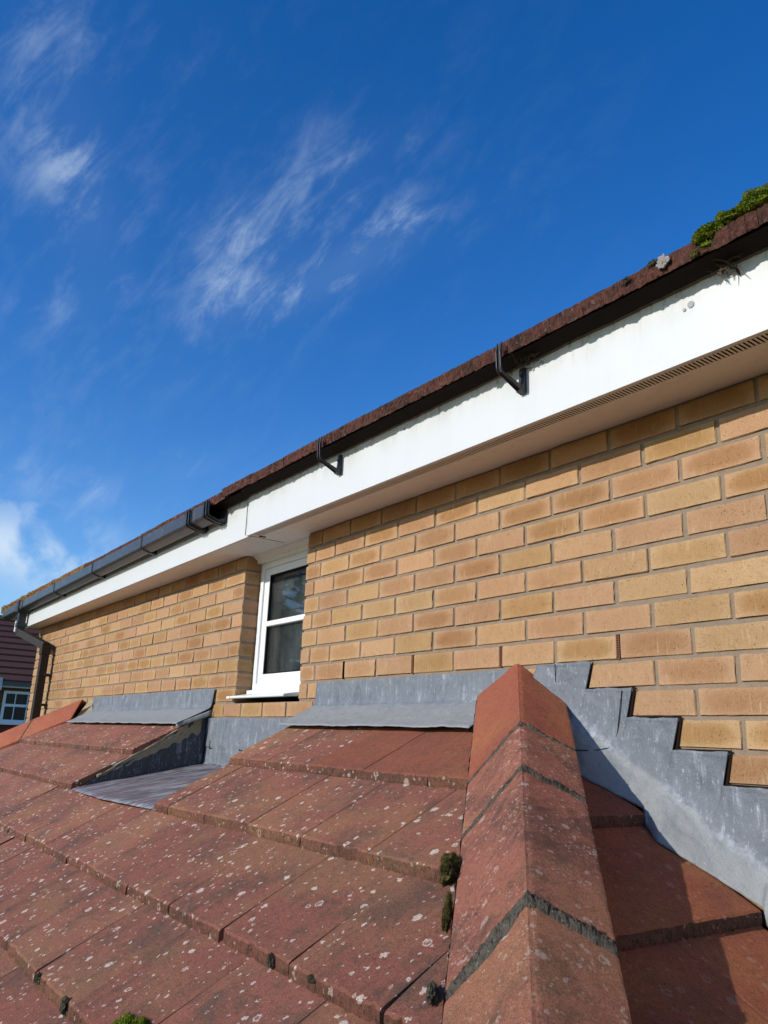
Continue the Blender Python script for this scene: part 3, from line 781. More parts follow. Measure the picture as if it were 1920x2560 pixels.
def slab_tile(u0, u1, vf, vb, side, mat, clip=None, seed=0, gap=.0007, wedge=False, name='roof_tile'):
    """flat interlocking tile; v runs down the slope in plan, u across. side 'm' main slope, 'h' hip end"""
    seed = random.random() * 100
    tl = (random.random() - .5) * .003; rot = (random.random() - .5) * .003; dz = (random.random() - .5) * .0014; dv = (random.random() - .5) * .005; wg = random.choice((0, 0, .007, .011)) if (wedge and u1 - u0 > .2) else 0
    vf = vf + dv
    bm = bmesh.new(); NU = 48; vs = [0, .004, .012, .03, .08, .16, .28]
    vs = [x for x in vs if x < (vf - vb) - .01] + [vf - vb]
    rows = []
    chips = [(random.uniform(0, 1), random.uniform(.006, .02), random.uniform(.002, .006)) for _ in range(random.choice((0, 1, 1, 2)))]
    for j, dvv in enumerate(vs):
        row = []
        for i in range(NU + 1):
            u = u0 + gap + (u1 - u0 - 2 * gap) * i / NU; v = vf - dvv
            s = i / NU
            if wg and i < 8: u += wg * max(0, 1 - dvv / .11) * (1 - i / 8)
            lift = -(TH + .001) * dvv / G + dz + tl * (s - .5)
            v2 = v + rot * (s - .5)
            if j <= 2:
                r = nz((u, seed, 0), 75, seed) * .0016 + nz((u, seed, 1), 230, seed) * .0012
                for (cs, cw, cd) in chips:
                    q = abs(s - cs) * (u1 - u0) / cw
                    if q < 1: r -= cd * (1 - q * q)
                v2 += r * (1 - j / 3)
            lift += nz((u, v, seed), 14, seed) * .0007
            if j == 0: lift -= .0026 + abs(nz((u, 5, seed), 120, seed)) * .0022
            if i in (0, NU): lift -= .0015
            row.append(bm.verts.new((u, v2, surf(v2) + lift)))
        rows.append(row)
    for j in range(len(rows) - 1):
        for i in range(NU): bm.faces.new((rows[j][i], rows[j][i + 1], rows[j + 1][i + 1], rows[j + 1][i]))
    # front face, three rows, rough
    prev = rows[0]
    for q in (1, 2, 3):
        cur = []
        for i in range(NU + 1):
            c = rows[0][i].co
            r = nz((c.x, q * .4, seed), 110, seed) * .003 + nz((c.x, q, seed), 260, seed) * .0014 if q < 3 else -.002
            cur.append(bm.verts.new((c.x, c.y + r, c.z - TH * q / 3)))
        for i in range(NU): bm.faces.new((prev[i], cur[i], cur[i + 1], prev[i + 1])).material_index = 1
        prev = cur
    bot = prev
    # side and under faces
    bk = rows[-1]
    bl = bm.verts.new(bk[0].co - Vector((0, 0, TH * .9))); br = bm.verts.new(bk[-1].co - Vector((0, 0, TH * .9)))
    for e, be in ((0, bl), (NU, br)):
        side_loop = [rows[j][e] for j in range(len(rows))] + [be, bot[e]]
        try: bm.faces.new(side_loop)
        except ValueError: pass
    try: bm.faces.new([bot[0], bl, br, bot[NU]] )
    except ValueError: pass
    if clip:
        for (co, no) in clip:
            bmesh.ops.bisect_plane(bm, geom=bm.verts[:] + bm.edges[:] + bm.faces[:], plane_co=co, plane_no=no, clear_outer=True)
    if not bm.faces: bm.free(); return None
    for v in bm.verts:
        u, w, z = v.co
        v.co = (u, -w, z) if side == 'm' else (XH + w, u, z)
    bmesh.ops.recalc_face_normals(bm, faces=bm.faces)
    me = bpy.data.meshes.new(name); bm.to_mesh(me); bm.free(); me.materials.append(mat); me.materials.append(M_NOSE)
    o = bpy.data.objects.new(name, me); COL.objects.link(o); return rpart(o)

FR = [.385, .650, .925, 1.175, 1.435, 1.70, 1.965, 2.23]
OFF = [.27, .08, .22, .06, .20, .08, .22, .07]
clipR = lambda k: [((XH + .0, 0, 0), Vector((1, -1, 0)).normalized())]   # u < XH + v
ntile = 0
def main_row(i, xa, xb, cuts, right_clip=True, left_clip=False):
    global ntile
    vf = FR[i]; vb = (FR[i - 1] if i else .05) - .035
    c = []
    if right_clip: c.append((Vector((XH - .05, 0, 0)), Vector((1, -1, 0)).normalized()))
    if left_clip: c.append((Vector((XHL + .06, 0, 0)), Vector((-1, -1, 0)).normalized()))
    x = math.floor((xa - OFF[i]) / .3) * .3 + OFF[i]
    while x < xb:
        a = max(x, xa); b_ = min(x + .3, xb)
        if b_ - a > .02:
            m = M_TILE_CLEAN if (i == 0 and a > -1.0) else M_TILE
            if slab_tile(a, b_, vf, vb, 'm', m, c, wedge=(i >= 2)): ntile += 1
        x += .3
main_row(0, XHL - .4, -2.61, None, False, True)
main_row(0, -1.53, XH + .40, None)
main_row(1, XHL - .66, -2.612, None, False, True)
main_row(1, -1.552, XH + .66, None)
main_row(2, -2.83, XH + .95, None)
main_row(3, -2.35, XH + 1.2, None)
main_row(4, -1.75, XH + 1.46, None)
main_row(5, -.75, XH + 1.72, None)
# hip end rows: right edge stops 7 cm short of the wall, left edge under the hip
FH = [.488, .760, 1.028, 1.296, 1.564, 1.83, 2.1]
for i, vf in enumerate(FH):
    vb = (FH[i - 1] if i else .12) - .035
    c = [(Vector((0, -.05, 0)), Vector((-1, -1, 0)).normalized())]    # y > -(v) : u + v > ...
    c = [(Vector((-.0, 0.03, 0)), Vector((-1, -1, 0)).normalized())]
    x = -.068 + (.0 if i % 2 == 0 else .15); u1 = -.068
    first = True
    while u1 > -vf - .05 and u1 > -1.9:
        u0 = -.068 - .6 if (first and i < 2) else u1 - (.3 if not (first and i % 2) else .15)
        if slab_tile(u0, u1, vf, vb, 'h', M_TILE_R if i else M_TILE_CLEAN, c): ntile += 1
        u1 = u0; first = False
print('tiles', ntile)
# the rest of the tiled slope: stepped strips out of the picture, one covering
b = MB()
def strip(i, xa, xb):
    vf = FR[i]; vb = (FR[i - 1] if i else .05) - .03
    b.add([(xa, -vf, surf(vf) - .001), (xb, -vf, surf(vf) - .001), (xb, -vb, surf(vb) - TH), (xa, -vb, surf(vb) - TH), (xa, -vf, surf(vf) - TH), (xb, -vf, surf(vf) - TH)],
          [(0, 1, 2, 3), (4, 5, 1, 0)])
for i, xa in ((2, -2.83), (3, -2.35), (4, -1.75), (5, -.75)):
    xl = XHL - FR[i] + .1
    strip(i, xl, xa + .0)
strip(6, XHL - 1.9, XH + 1.9); strip(7, XHL - 2.1, XH + 2.2)
# left hip end, stepped
for i in range(8):
    vf = FR[i]; vb = (FR[i - 1] if i else .0)
    b.add([(XHL - vf, -vf + .05, surf(vf)), (XHL - vf, -.01, surf(vf)), (XHL - vb, -.01, surf(vb) - TH), (XHL - vb, -vb, surf(vb) - TH), (XHL - vf, -vf + .05, surf(vf) - TH), (XHL - vf, -.01, surf(vf) - TH)],
          [(0, 3, 2, 1), (4, 0, 1, 5)])
rpart(b.build('roof_covering', M_TILE))
# body of the lean-to below the tiles
b = MB(); d_ = .060; V2 = 2.15
xL, xR = XHL - V2, XH + V2
b.add([(XHL, .004, ZM - d_), (XH, .004, ZM - d_), (xR, -V2, surf(V2) - d_), (xL, -V2, surf(V2) - d_), (xR, .004, surf(V2) - d_), (xL, .004, surf(V2) - d_),
       (xR, -V2, surf(V2) - .25), (xL, -V2, surf(V2) - .25), (xR, .004, surf(V2) - .25), (xL, .004, surf(V2) - .25)],
      [(1, 4, 2), (0, 3, 5), (3, 2, 6, 7), (2, 4, 8, 6), (5, 3, 7, 9), (6, 8, 9, 7)])
# main slope deck is split so that the lead tray can dip in front of the window
DZ = lambda v: surf(v) - d_
b.add([(-2.62, 0, DZ(0)), (-2.62, -.70, DZ(.70)), (-1.52, -.70, DZ(.70)), (-1.52, 0, DZ(0)), (XHL, 0, DZ(0)), (XHL - V2, -V2, DZ(V2)), (-2.62, -V2, DZ(V2)), (-1.52, -V2, DZ(V2)), (XH + V2, -V2, DZ(V2)), (XH, 0, DZ(0))],
      [(4, 5, 6, 1, 0), (3, 2, 7, 8, 9), (1, 6, 7, 2)])
rpart(b.build('roof_deck', M_DARK))
b = MB(); b.box(xL + .2, xR - .2, -V2 + .2, -V2 + .45, -3.4, surf(V2) - .1); b.box(xR - .45, xR - .2, -V2 + .45, -.01, -3.4, surf(V2) - .1); b.box(xL + .2, xL + .45, -V2 + .45, -.01, -3.4, surf(V2) - .1)
rpart(b.build('lean_to_wall', M_NBRICK))

# hip tiles
EL_ = Vector((-.557, 0, -.075)); EA = Vector((XH, 0, .020)); ER = Vector((-.190, 0, -.100))
DH = Vector((1, -1, -SL))
def hip_tile(t0, t1, mat, flush=False, left=False, ends=(0, 0)):
    seed = random.random() * 50
    NX, NS = 30, 30
    jit = [(random.random() - .5) * .003 for _ in range(3)]
    def prof_pt(s, t):
        # s 0..1 left edge -> apex -> right edge ; t along
        base = [EL_, EA, ER]; sh = [.0895, 0.0, -.094]
        tt0 = t0; 
        if s <= .5: k = s / .5; a, c = 0, 1
        else: k = (s - .5) / .5; a, c = 1, 2
        p = base[a].lerp(base[c], k); shk = sh[a] * (1 - k) + sh[c] * k
        fl = shk if not flush else shk * max(0, min(1, (t - t0) / (t1 - t0)))
        if flush: 
            # cut flush to the wall at the top, square at the bottom
            T = t + shk * (t - t0) / (t1 - t0)
        else: T = t + shk
        q = p + DH * T
        return q
    cen = (EL_ + ER) / 2
    b = MB()
    def outer(u, v):
        t = t0 + (t1 - t0) * v
        q = prof_pt(u, t)
        n_ = Vector((0, 0, 1)); r = nz(q, 30, seed) * .0012
        if v in (0, 1) or u in (0, 1): r += nz(q, 140, seed) * .0016 - .0008
        lift = .003 * v
        # soften the arris very slightly
        lift -= .0045 * math.exp(-((u - .5) / .030) ** 2) + max(0, nz(q, 70, seed) - .2) * .006 * math.exp(-((u - .5) / .05) ** 2)
        return q + Vector((0, 0, r + lift))
    def mir(q):
        if not left: return q
        return Vector((XH + XHL - q.x - .002, q.y, q.z - .012))
    def inner_(u, v):
        q = outer(u, v); c = cen + DH * (t0 + (t1 - t0) * v)
        q2 = q + Vector((0, 0, -.020)); 
        if u < .08: q2 = q + Vector((.004, .004, -.012))
        if u > .92: q2 = q + Vector((-.004, -.004, -.012))
        return q2
    b.grid(lambda u, v: mir(outer(u, v)), NX * 2, NS)
    b.grid(lambda u, v: mir(inner_(1 - u, v)), NX * 2, NS)
    for vv in (0, 1):
        b.grid(lambda u, v, vv=vv: mir(outer(u, vv).lerp(inner_(u, vv), v if vv else 1 - v)), NX * 2, 1)
    for uu in (0, 1):
        b.grid(lambda u, v, uu=uu: mir(outer(uu, v).lerp(inner_(uu, v), u if uu == 0 else 1 - u)), 1, NS)
    o = b.build('hip_tile', mat)
    return rpart(o)
HT = [(.004, .316), (.324, .478), (.488, .782), (.795, 1.095), (1.105, 1.40), (1.41, 1.70), (1.71, 2.0)]
for i, (a, c) in enumerate(HT): hip_tile(a, c, M_HIP_CLEAN if i == 0 else M_HIP, flush=(i == 0))
for i, (a, c) in enumerate([(.03, .29), (.30, .60), (.61, .9), (.91, 1.2), (1.21, 1.5), (1.51, 1.8)]): hip_tile(a, c, M_HIP_CLEAN if i < 2 else M_HIP, flush=False, left=True)

# rough mortar squeezed out of the joints between hip tiles
def joint_band(t, wl, wr, h=.004, left=False, seed=0.0):
    b = MB(); base = [EL_, EA, ER]; sh = [.0895, 0, -.094]
    def P(u, v):
        s = u
        if s <= .5: k = s / .5; a, c = 0, 1
        else: k = (s - .5) / .5; a, c = 1, 2
        p = base[a].lerp(base[c], k); shk = sh[a] * (1 - k) + sh[c] * k
        arch = (wl * math.sin(math.pi * min(1, s * 1.9)) ** .8 if s < .5 else wr) if s not in (0, 1) else wl * .4
        wv = .0042 + max(.0, arch) * .5 + (.0022 + .12 * max(0, arch)) * nz((s * 9, t, seed), 1.6) + (.0018 + .09 * max(0, arch)) * nz((s * 14, t, seed), 1.5) + (.001 + .04 * max(0, arch)) * nz((s * 45, t, seed + (v > .5)), 1.5)
        T = t + shk + (v - .35) * 2 * wv
        q = p + DH * T
        bul = math.sin(math.pi * v)
        z = (h + .0060 * nz(q, 55, seed) + .0045 * nz(q, 130, seed) + .0028 * nz(q, 280, seed)) * bul - (.004 if v in (0, 1) else 0)
        q = q + Vector((0, 0, z + .0005))
        if left: q = Vector((XH + XHL - q.x, q.y, q.z - .012))
        return q
    b.grid(P, 260, 12)
    return rpart(b.build('joint_mortar', M_MORT_DARK))
joint_band(.320, -.001, .0, .003, seed=1); joint_band(.483, .001, .006, .005, seed=2); joint_band(.787, .024, .011, .007, seed=3)
joint_band(1.10, .01, .02, .006, seed=4); joint_band(1.405, .01, .01, seed=5)
for t in (.295, .605, .905): joint_band(t, .0, .002, .003, True, t)

# bedding mortar under the hip edges
def bedding(edge, sgn, zbot, t0, t1, mat, inset, left=False, name='bedding_mortar', dz0=0.0):
    b = MB()
    def P(u, v):
        t = t0 + (t1 - t0) * u
        q = edge + DH * t
        top = q + Vector((0, 0, -.004))
        ins = Vector((-sgn, -sgn, 0)).normalized() * inset
        plan = q.x - XH if sgn > 0 else -q.y
        low = ZM - SL * max(0, plan) - .05
        p = top + ins * (.4 + .9 * v) + Vector((0, 0, 0))
        p.z = top.z + (low - top.z) * v
        p += Vector((1, 1, 0)) * (.0035 * nz((t * 10, v, sgn), 3) + .0018 * nz((t * 60, v * 3, sgn), 2)) * (1 if sgn < 0 else 1)
        if left: p = Vector((XH + XHL - p.x, p.y, p.z - .010))
        return p
    b.grid(P, 260, 6)
    return rpart(b.build(name, mat))
bedding(EL_, -1, 0, .0, 1.9, M_MORT_DARK, -.004)
bedding(ER, 1, 0, .0, 1.9, M_MORT_DARK, .022)
bedding(ER, 1, 0, .0, 1.9, M_MORT_CREAM, .018, True)

# mortar lump that closes the top end of the left hip
b = MB()
b.add([(-4.63, -.004, -.02), (-4.72, -.004, -.015), (-4.56, -.004, -.20), (-4.76, -.10, -.19), (-4.66, -.075, -.10), (-4.60, -.02, -.06)], [(0, 1, 4, 5), (5, 4, 3, 2), (1, 3, 4), (0, 5, 2)])
solid(rpart(b.build('bedding_mortar', M_MORT_CREAM)), .01)

# ---------------------------------------------------------------- lead
def smooth_profile(pts, n):
    out = []; P = [Vector(p) for p in pts]
    seg = len(P) - 1
    for i in range(n + 1):
        t = i / n * seg; k = min(int(t), seg - 1); t -= k
        p0, p1, p2, p3 = P[max(k - 1, 0)], P[k], P[k + 1], P[min(k + 2, seg)]
        out.append(.5 * ((2 * p1) + (p2 - p0) * t + (2 * p0 - 5 * p1 + 4 * p2 - p3) * t * t + (3 * p1 - p0 - 3 * p2 + p3) * t * t * t))
    return out
def apron(x0, x1, ztop, name, x0b=None, x1b=None, seed=0.0, dz=0.0, topslope=0.0):
    pr = smooth_profile([(-.0075, ztop, 0), (-.0080, -.04, 0), (-.0095, -.082, 0), (-.018, -.102, 0), (-.055, -.123 + dz, 0), (-.12, -.158 + dz, 0), (-.178, -.184 + dz, 0)], 28)
    b = MB(); nx = int((x1 - x0) / .018)
    def P(u, v):
        q = pr[int(round(v * 28))]
        xa = x0 + ((x0b or x0) - x0) * v; xb = x1 + ((x1b or x1) - x1) * v
        x = xa + (xb - xa) * u
        w = .0055 * nz((x, q.x, seed), 7, seed) + .0026 * nz((x, q.y * 2, seed), 26, seed) + .001 * nz((x, q.y * 4, seed), 70, seed)
        y = q.x - abs(w) * .6 - .001; z = q.y + (w * .9 if q.x < -.02 else 0)
        if v == 0: z += .003 * nz((x, 0, seed), 22, seed) + topslope * u
        if v == 1: y += .004 * nz((x, 1, seed), 9, seed); z -= .002
        return Vector((x, y, z))
    b.grid(P, nx, 28)
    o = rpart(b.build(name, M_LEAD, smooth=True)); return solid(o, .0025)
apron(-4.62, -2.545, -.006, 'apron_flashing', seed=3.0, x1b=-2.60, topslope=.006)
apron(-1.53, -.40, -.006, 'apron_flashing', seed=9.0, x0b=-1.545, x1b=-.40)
# turned-down end of the left apron
b = MB()
b.grid(lambda u, v: Vector((-2.556 - .048 * u, -.012 - .166 * u, -.108 - .078 * u - v * (.030 - .012 * u))), 12, 3)
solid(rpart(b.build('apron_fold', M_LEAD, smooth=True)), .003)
# upstand behind the tray
b = MB()
def up(u, v):
    x = -2.60 + u * 1.10; z = -.150 - v * .235
    return Vector((x, -.007 - .0050 * nz((x, z, 0), 7, 2) - .002 * nz((x, z, 0), 30, 2) - (.004 if v < .60 else .001) - .012 * max(0, v - .92) / .08, z + (.003 * nz((x, 0, 0), 25) if v == 0 else 0)))
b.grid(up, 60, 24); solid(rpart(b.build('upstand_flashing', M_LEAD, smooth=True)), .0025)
b = MB(); b.box(-2.60, -1.52, -.0125, -.0105, -.2935, -.2915)
for x in (-2.54, -2.20, -1.86): b.box(x, x + .004, -.0145, -.011, -.30, -.262); b.box(x, x + .03, -.0145, -.011, -.302, -.297)
rpart(b.build('lead_clip', M_LINE))
# cheeks beside the tray
def cheek(x, sgn, name):
    b = MB()
    def P(u, v):
        y = -.004 - u * .60; zt = surf(-y) - TH - .012; zb = -.385 - (-y) * .185
        z = zt + (zb - zt) * v
        return Vector((x + sgn * .004 * nz((y, z, 0), 8, 4), y, min(z, zt)))
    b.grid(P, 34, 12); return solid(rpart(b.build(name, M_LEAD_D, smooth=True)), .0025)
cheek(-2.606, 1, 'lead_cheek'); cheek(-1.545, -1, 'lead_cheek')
b = MB()
b.grid(lambda u, v: Vector((-2.604 + .006 * nz((u * 3, v, 0), 4), -.04 - u * .50, surf(.04 + u * .50) - TH - .004 - v * (.075 * (1 - u) ** .8 + .006) * (1 + .35 * nz((u * 8, 0, 0), 2)))), 60, 6)
solid(rpart(b.build('verge_mortar', M_MORT_CREAM)), .008)
# tray laid flatter than the slope, scored and streaked
m, n = material('lead_tray_streaked'); p = n.pos()
st = n.noise(n.scalev(p, (1.0, .10, .3)), 60, 5, .7, .4)
cc = n.mix(n.ramp(st, .40, .62), c4(.07, .07, .085), c4(.34, .36, .38))
cc = n.mix(n.ramp(n.noise(n.scalev(p, (1, .12, .3)), 30, 4, .6), .46, .60), cc, c4(.15, .10, .105))
cc = n.mix(n.math('MULTIPLY', n.ramp(n.noise(n.scalev(p, (1, .08, .3)), 110, 4, .7, .3), .60, .68), .8), cc, c4(.62, .62, .62))
finish(n, cc, .5, n.bump(n.noise(n.scalev(p, (1, .12, .3)), 50, 4), .5, .006), .4, .1)
M_TRAY = m
b = MB()
def tray(u, v):
    x = -2.605 + u * 1.07; yf = -.652 - .030 * math.sin(math.pi * min(1, u * 1.05)) + .006 * nz((x, 0, 0), 6)
    y = -.008 + (yf + .008) * v
    z = -.378 - .118 * v ** 1.0 + (.010 * nz((x * 1.0, y * .5, 0), 6, 1) + .006 * nz((x, y * .3, 0), 20, 5)) * (1 - .85 * v ** 3)
    if v == 1: z -= .004
    return Vector((x, y, max(z, surf(.65) - .036 + 0)))
b.grid(tray, 70, 30); solid(rpart(b.build('lead_tray', M_TRAY, smooth=True)), .0025)

# stepped flashing dressed over the hip end tiles
def crease(x): return -.2317 - SL * x
def step_sheet(i0, i1, name, xl, seed, last=False):
    """wall part as columns from the stepped top line down to the crease, then the dressed part out over the tiles"""
    b = MB()
    # outline of the top edge
    pts = [(xl, STEPS[i0][1])]
    for i in range(i0, i1):
        x, z = STEPS[i]; pts.append((x, z))
        nxt = STEPS[i + 1][1]; pts.append((x - .021, nxt))
    # only the vertical faces: polygons between top outline and crease
    poly = pts + [(STEPS[i1][0] - .02 if i1 < len(STEPS) else pts[-1][0], pts[-1][1])]
    return poly
N = len(STEPS)
def ydisp(x, z): return -.0085 - .0045 * abs(nz((x, z, 1), 9, 3)) - .0030 * nz((x, z, 1), 24, 3) - .0014 * nz((x, z, 1), 60, 3)
def lead_y(x):     # outer edge in plan, dressed down beside each tile corner
    if x < -.044: return -.125
    if x < .10: return -.125 + (x + .044) / .144 * .065
    if x < .17: return -.062 - (x - .10) / .07 * .052
    if x < .385: return -.114 + ((x - .17) / .215) ** .9 * .058
    if x < .44: return -.057 - (x - .385) / .055 * .055
    if x < .655: return -.112 + (x - .44) / .215 * .052
    return -.085
def stack_z(x):    # top of the tiles beneath
    v = x - XH
    for j, vf in enumerate(FH):
        if v <= vf + .003:
            return surf(v) - TH * (vf - v) / G * 1.0 + .003 if j or v > .25 else surf(v) + .004
    return surf(v) + .004
SHR = .28
def base_x(x, z): return (x - SHR * (z + .2317)) / (1 + SHR * SL)
edges = [base_x(x, z) for x, z in STEPS]
cols = []
x = -.30
while x < 1.2: cols.append(x); x += .0065
for e in edges: cols += [e - .0003, e + .0003]
cols = sorted(cols)
def top_z(X):
    for e, (sx, sz) in zip(edges, STEPS):
        if X <= e: return sz
    return STEPS[-1][1] - .075
NW, ND = 16, 18
vs = []; fs = []
for X in cols:
    zt = top_z(X); zc = crease(X); zt = max(zt, zc + .012)
    slack = .0035 * nz((X, 0, 0), 22) + .0015 * nz((X, 0, 5), 70)
    for r in range(NW + 1):
        t = r / NW; z = zt + (zc - zt) * t
        xx = X + SHR * (z - zc)
        d = max(0, 1 - (z - zc) / .085)
        y = ydisp(xx, z) - .016 * d * d - (.003 if r == 0 else 0)
        vs.append(Vector((xx, y, z + (slack if r == 0 else 0))))
    y0_ = vs[-1].y
    ye = lead_y(X) + .006 * nz((X, 0, 0), 12) + .003 * nz((X, 0, 0), 40); ze = stack_z(X) + .002
    for r in range(1, ND + 1):
        t = r / ND; y = y0_ + (ye - y0_) * t
        tt = t - .22 * t * (1 - t)          # soft fold then a flatter run
        z = zc + (ze - zc) * tt - .010 * (1 - math.exp(-t * 9)) * (1 - t)
        z += (.0060 * nz((X, y * 3, 0), 11, 8) + .0032 * nz((X, y * 2, 0), 34, 8) + .0015 * nz((X, y, 0), 90, 8)) * min(1, (1 - t) * 4 + .2)
        if t > .97: z -= .0015
        vs.append(Vector((X, y, z)))
R_ = NW + ND + 1
for c in range(len(cols) - 1):
    for r in range(R_ - 1): fs.append((c * R_ + r, c * R_ + r + 1, (c + 1) * R_ + r + 1, (c + 1) * R_ + r))
b = MB(); b.add(vs, fs)
o = rpart(b.build('stepped_flashing', M_LEAD_STEP, smooth=True)); solid(o, .0022)
# lap lines between lengths of lead
b = MB()
b.tube([(-.215, -.0125, .002), (-.214, -.0125, -.05), (-.213, -.0135, -.10)], .0011, 5)
b.tube([(-.005 + .02, -.0125, -.080), (.004, -.0125, -.14), (-.004, -.014, -.19), (-.014, -.0225, -.225), (-.045, -.06, -.235), (-.088, -.10, -.236), (-.12, -.14, -.232)], .0013, 5)
rpart(b.build('lead_lap', M_LINE))

# ================================================================ moss, twigs
def moss(label, loc, size, mat, n=1800, flat=.5, blade=.005, seed=1, group=None, normal=(0, 0, 1), name='moss_clump', hair=1.0, along=None):
    rnd = random.Random(seed); b = MB()
    loc = Vector(loc); sx, sy, sz = size
    # lumpy body
    def body(u, v):
        th = u * 2 * math.pi; ph = v * math.pi
        d = Vector((math.cos(th) * math.sin(ph), math.sin(th) * math.sin(ph), math.cos(ph)))
        r = 1 + .42 * mnoise.noise(d * 1.7 + Vector((seed, 0, 0))) + .26 * mnoise.noise(d * 4 + Vector((seed, 0, 0))) + .12 * mnoise.noise(d * 11)
        return Vector((d.x * sx * r, d.y * sy * r, d.z * sz * r))
    b.grid(body, 40, 24)
    for _ in range(n):
        u = rnd.random(); v = math.acos(1 - 2 * rnd.random()) / math.pi
        p = body(u, v); d = Vector((p.x / sx, p.y / sy, p.z / sz)).normalized()
        d = (d + Vector((rnd.uniform(-.6, .6), rnd.uniform(-.6, .6), rnd.uniform(-.2, .9))) * .7).normalized()
        s_ = d.orthogonal().normalized() * blade * .22; L = blade * rnd.uniform(.5, 1.3) * hair
        a = rnd.random() * 6.28; s_ = Matrix.Rotation(a, 3, d) @ s_
        b.add([p - s_, p + s_, p + d * L], [(0, 1, 2)])
    o = b.build(name, mat); o.location = loc
    if along: o.rotation_mode = 'QUATERNION'; o.rotation_quaternion = Vector(along).to_track_quat('X', 'Z')
    tag(o, label, 'moss', group); return o
GM = 'moss clumps growing on the tiles'
ez = .924
moss('large bright green moss cushion on the eaves tiles at the right edge of the photo', (.655, eaves_y(.6) + .040, ez + .012), (.092, .05, .027), M_MOSS_G, 14000, blade=.005, seed=3, group=GM)
moss('green moss lump between the large cushion and the lone orange patch on the eaves', (.572, eaves_y(.5) + .022, ez + .008), (.038, .03, .021), M_MOSS_G, 7000, blade=.0042, seed=5, group=GM)
moss('leftmost green moss lump at the edge of the eaves tiles', (.520, eaves_y(.5) + .012, ez - .008), (.036, .028, .023), M_MOSS_G, 7000, blade=.0042, seed=8, group=GM)
moss('small dark crust of moss hanging under the eaves tile edge below the green lumps', (.487, eaves_y(.4) - .003, .880), (.010, .006, .009), M_MOSS_O, 260, blade=.004, seed=14, group=GM)
moss('brown dried moss crust on the eaves tile edge left of the green lumps', (.300, eaves_y(.4) + .002, .902), (.013, .008, .010), M_MOSS_D, 350, blade=.004, seed=9, group=GM)
moss('dark moss crust beside the pale chip on the eaves tile edge', (.375, eaves_y(.4) + .002, .912), (.012, .008, .009), M_MOSS_D, 350, blade=.004, seed=10, group=GM)
pch = MB()
def pale(u, v):
    a = u * 2 * math.pi; r = v * (1 + .35 * nz((math.cos(a), math.sin(a), 0), 1.7, 4) + .2 * nz((math.cos(a), math.sin(a), 2), 5, 4))
    return Vector((.408 + .017 * r * math.cos(a), eaves_y(.4) - .006 + .003 * nz((u * 9, v * 5, 0), 2),   .898 + .016 * r * math.sin(a)))
pch.grid(pale, 36, 6)
solid(part(pch.build('pale_lichen_patch', mat_mortar('pale_lichen_crust', (.30, .27, .25)), house)), .004)
moss('large olive moss clump against the hip tiles on the main slope', (.082, -.664, surf(.664) + .014), (.038, .018, .019), M_MOSS_O, 6500, blade=.0032, seed=21, group=GM, along=(1, -1, -.6))
moss('olive moss tuft under the hip tile edge below the large olive clump', (.170, -.745, surf(.745) + .004), (.050, .007, .010), M_MOSS_O, 4200, blade=.003, seed=22, group=GM, along=(1, -1, -.6))
moss('small dark moss knob under the hip tile edge near the bottom of the photo', (.292, -.880, surf(.880) + .006), (.020, .008, .009), M_MOSS_D, 1500, blade=.002, seed=23, group=GM, along=(1, -1, -.6))
moss('round dark moss ball on the tile edge nearest the middle of the bottom', (-.142, -.925, surf(.925) - .010), (.010, .006, .012), M_MOSS_D, 1600, blade=.002, seed=24, group=GM)
moss('small dark moss ball on the tile edge between the round ball and the hip', (.010, -.926, surf(.925) - .007), (.010, .005, .007), M_MOSS_D, 1200, blade=.002, seed=25, group=GM)
moss('grey round moss cushion on the lowest tile edge at bottom left', (-.575, -1.178, surf(1.175) - .009), (.011, .008, .017), M_MOSS_D, 1600, blade=.002, seed=26, group=GM)
moss('pale grey moss cushion on the lowest tile edge at a gaping joint', (-.80, -1.178, surf(1.175) - .008), (.013, .007, .011), M_MOSS_D, 1200, blade=.002, seed=27, group=GM)
moss('green moss cushion cut by the bottom edge of the photo', (-.270, -1.135, surf(1.135) - .014), (.066, .030, .024), M_MOSS_G, 4200, blade=.006, seed=28, group=GM)
# dark moss lodged in open joints
b = MB(); rr = random.Random(4)
x0 = -.125
for _ in range(46):
    a = Vector((x0 + rr.uniform(-.035, .05), -.206 + rr.uniform(-.035, .004), .862 + rr.uniform(-.012, .028)))
    d = Vector((rr.uniform(.1, 1), rr.uniform(-.5, .3), rr.uniform(-.3, .6))).normalized() * rr.uniform(.015, .05)
    mid = a + d * .5 + Vector((0, rr.uniform(-.004, .004), rr.uniform(-.006, .006)))
    b.tube([a, mid, a + d], [.0012, .0010, .0005], 5)
tw = b.build('nest_debris', M_TWIG); tag(tw, 'tangle of dry twigs and cobweb lodged above the larger broken gutter bracket', 'nest debris')
b = MB()
for _ in range(26):
    a = Vector((.52 + rr.uniform(-.02, .03), -.212 + rr.uniform(-.02, .0), .862 + rr.uniform(-.02, .012)))
    d = Vector((rr.uniform(-.3, 1), rr.uniform(-.2, .1), rr.uniform(-1.2, .2))).normalized() * rr.uniform(.015, .045)
    b.tube([a, a + d * .5 + Vector((0, 0, rr.uniform(-.004, .004))), a + d], [.0018, .0012, .0006], 5)
b.tube([(.525, -.2065, .862), (.540, -.2065, .845), (.548, -.2065, .825)], [.003, .004, .001], 8)
tw = b.build('nest_debris', M_TWIG); tag(tw, 'dry debris and grey smear on the white board at the right edge of the photo', 'nest debris')

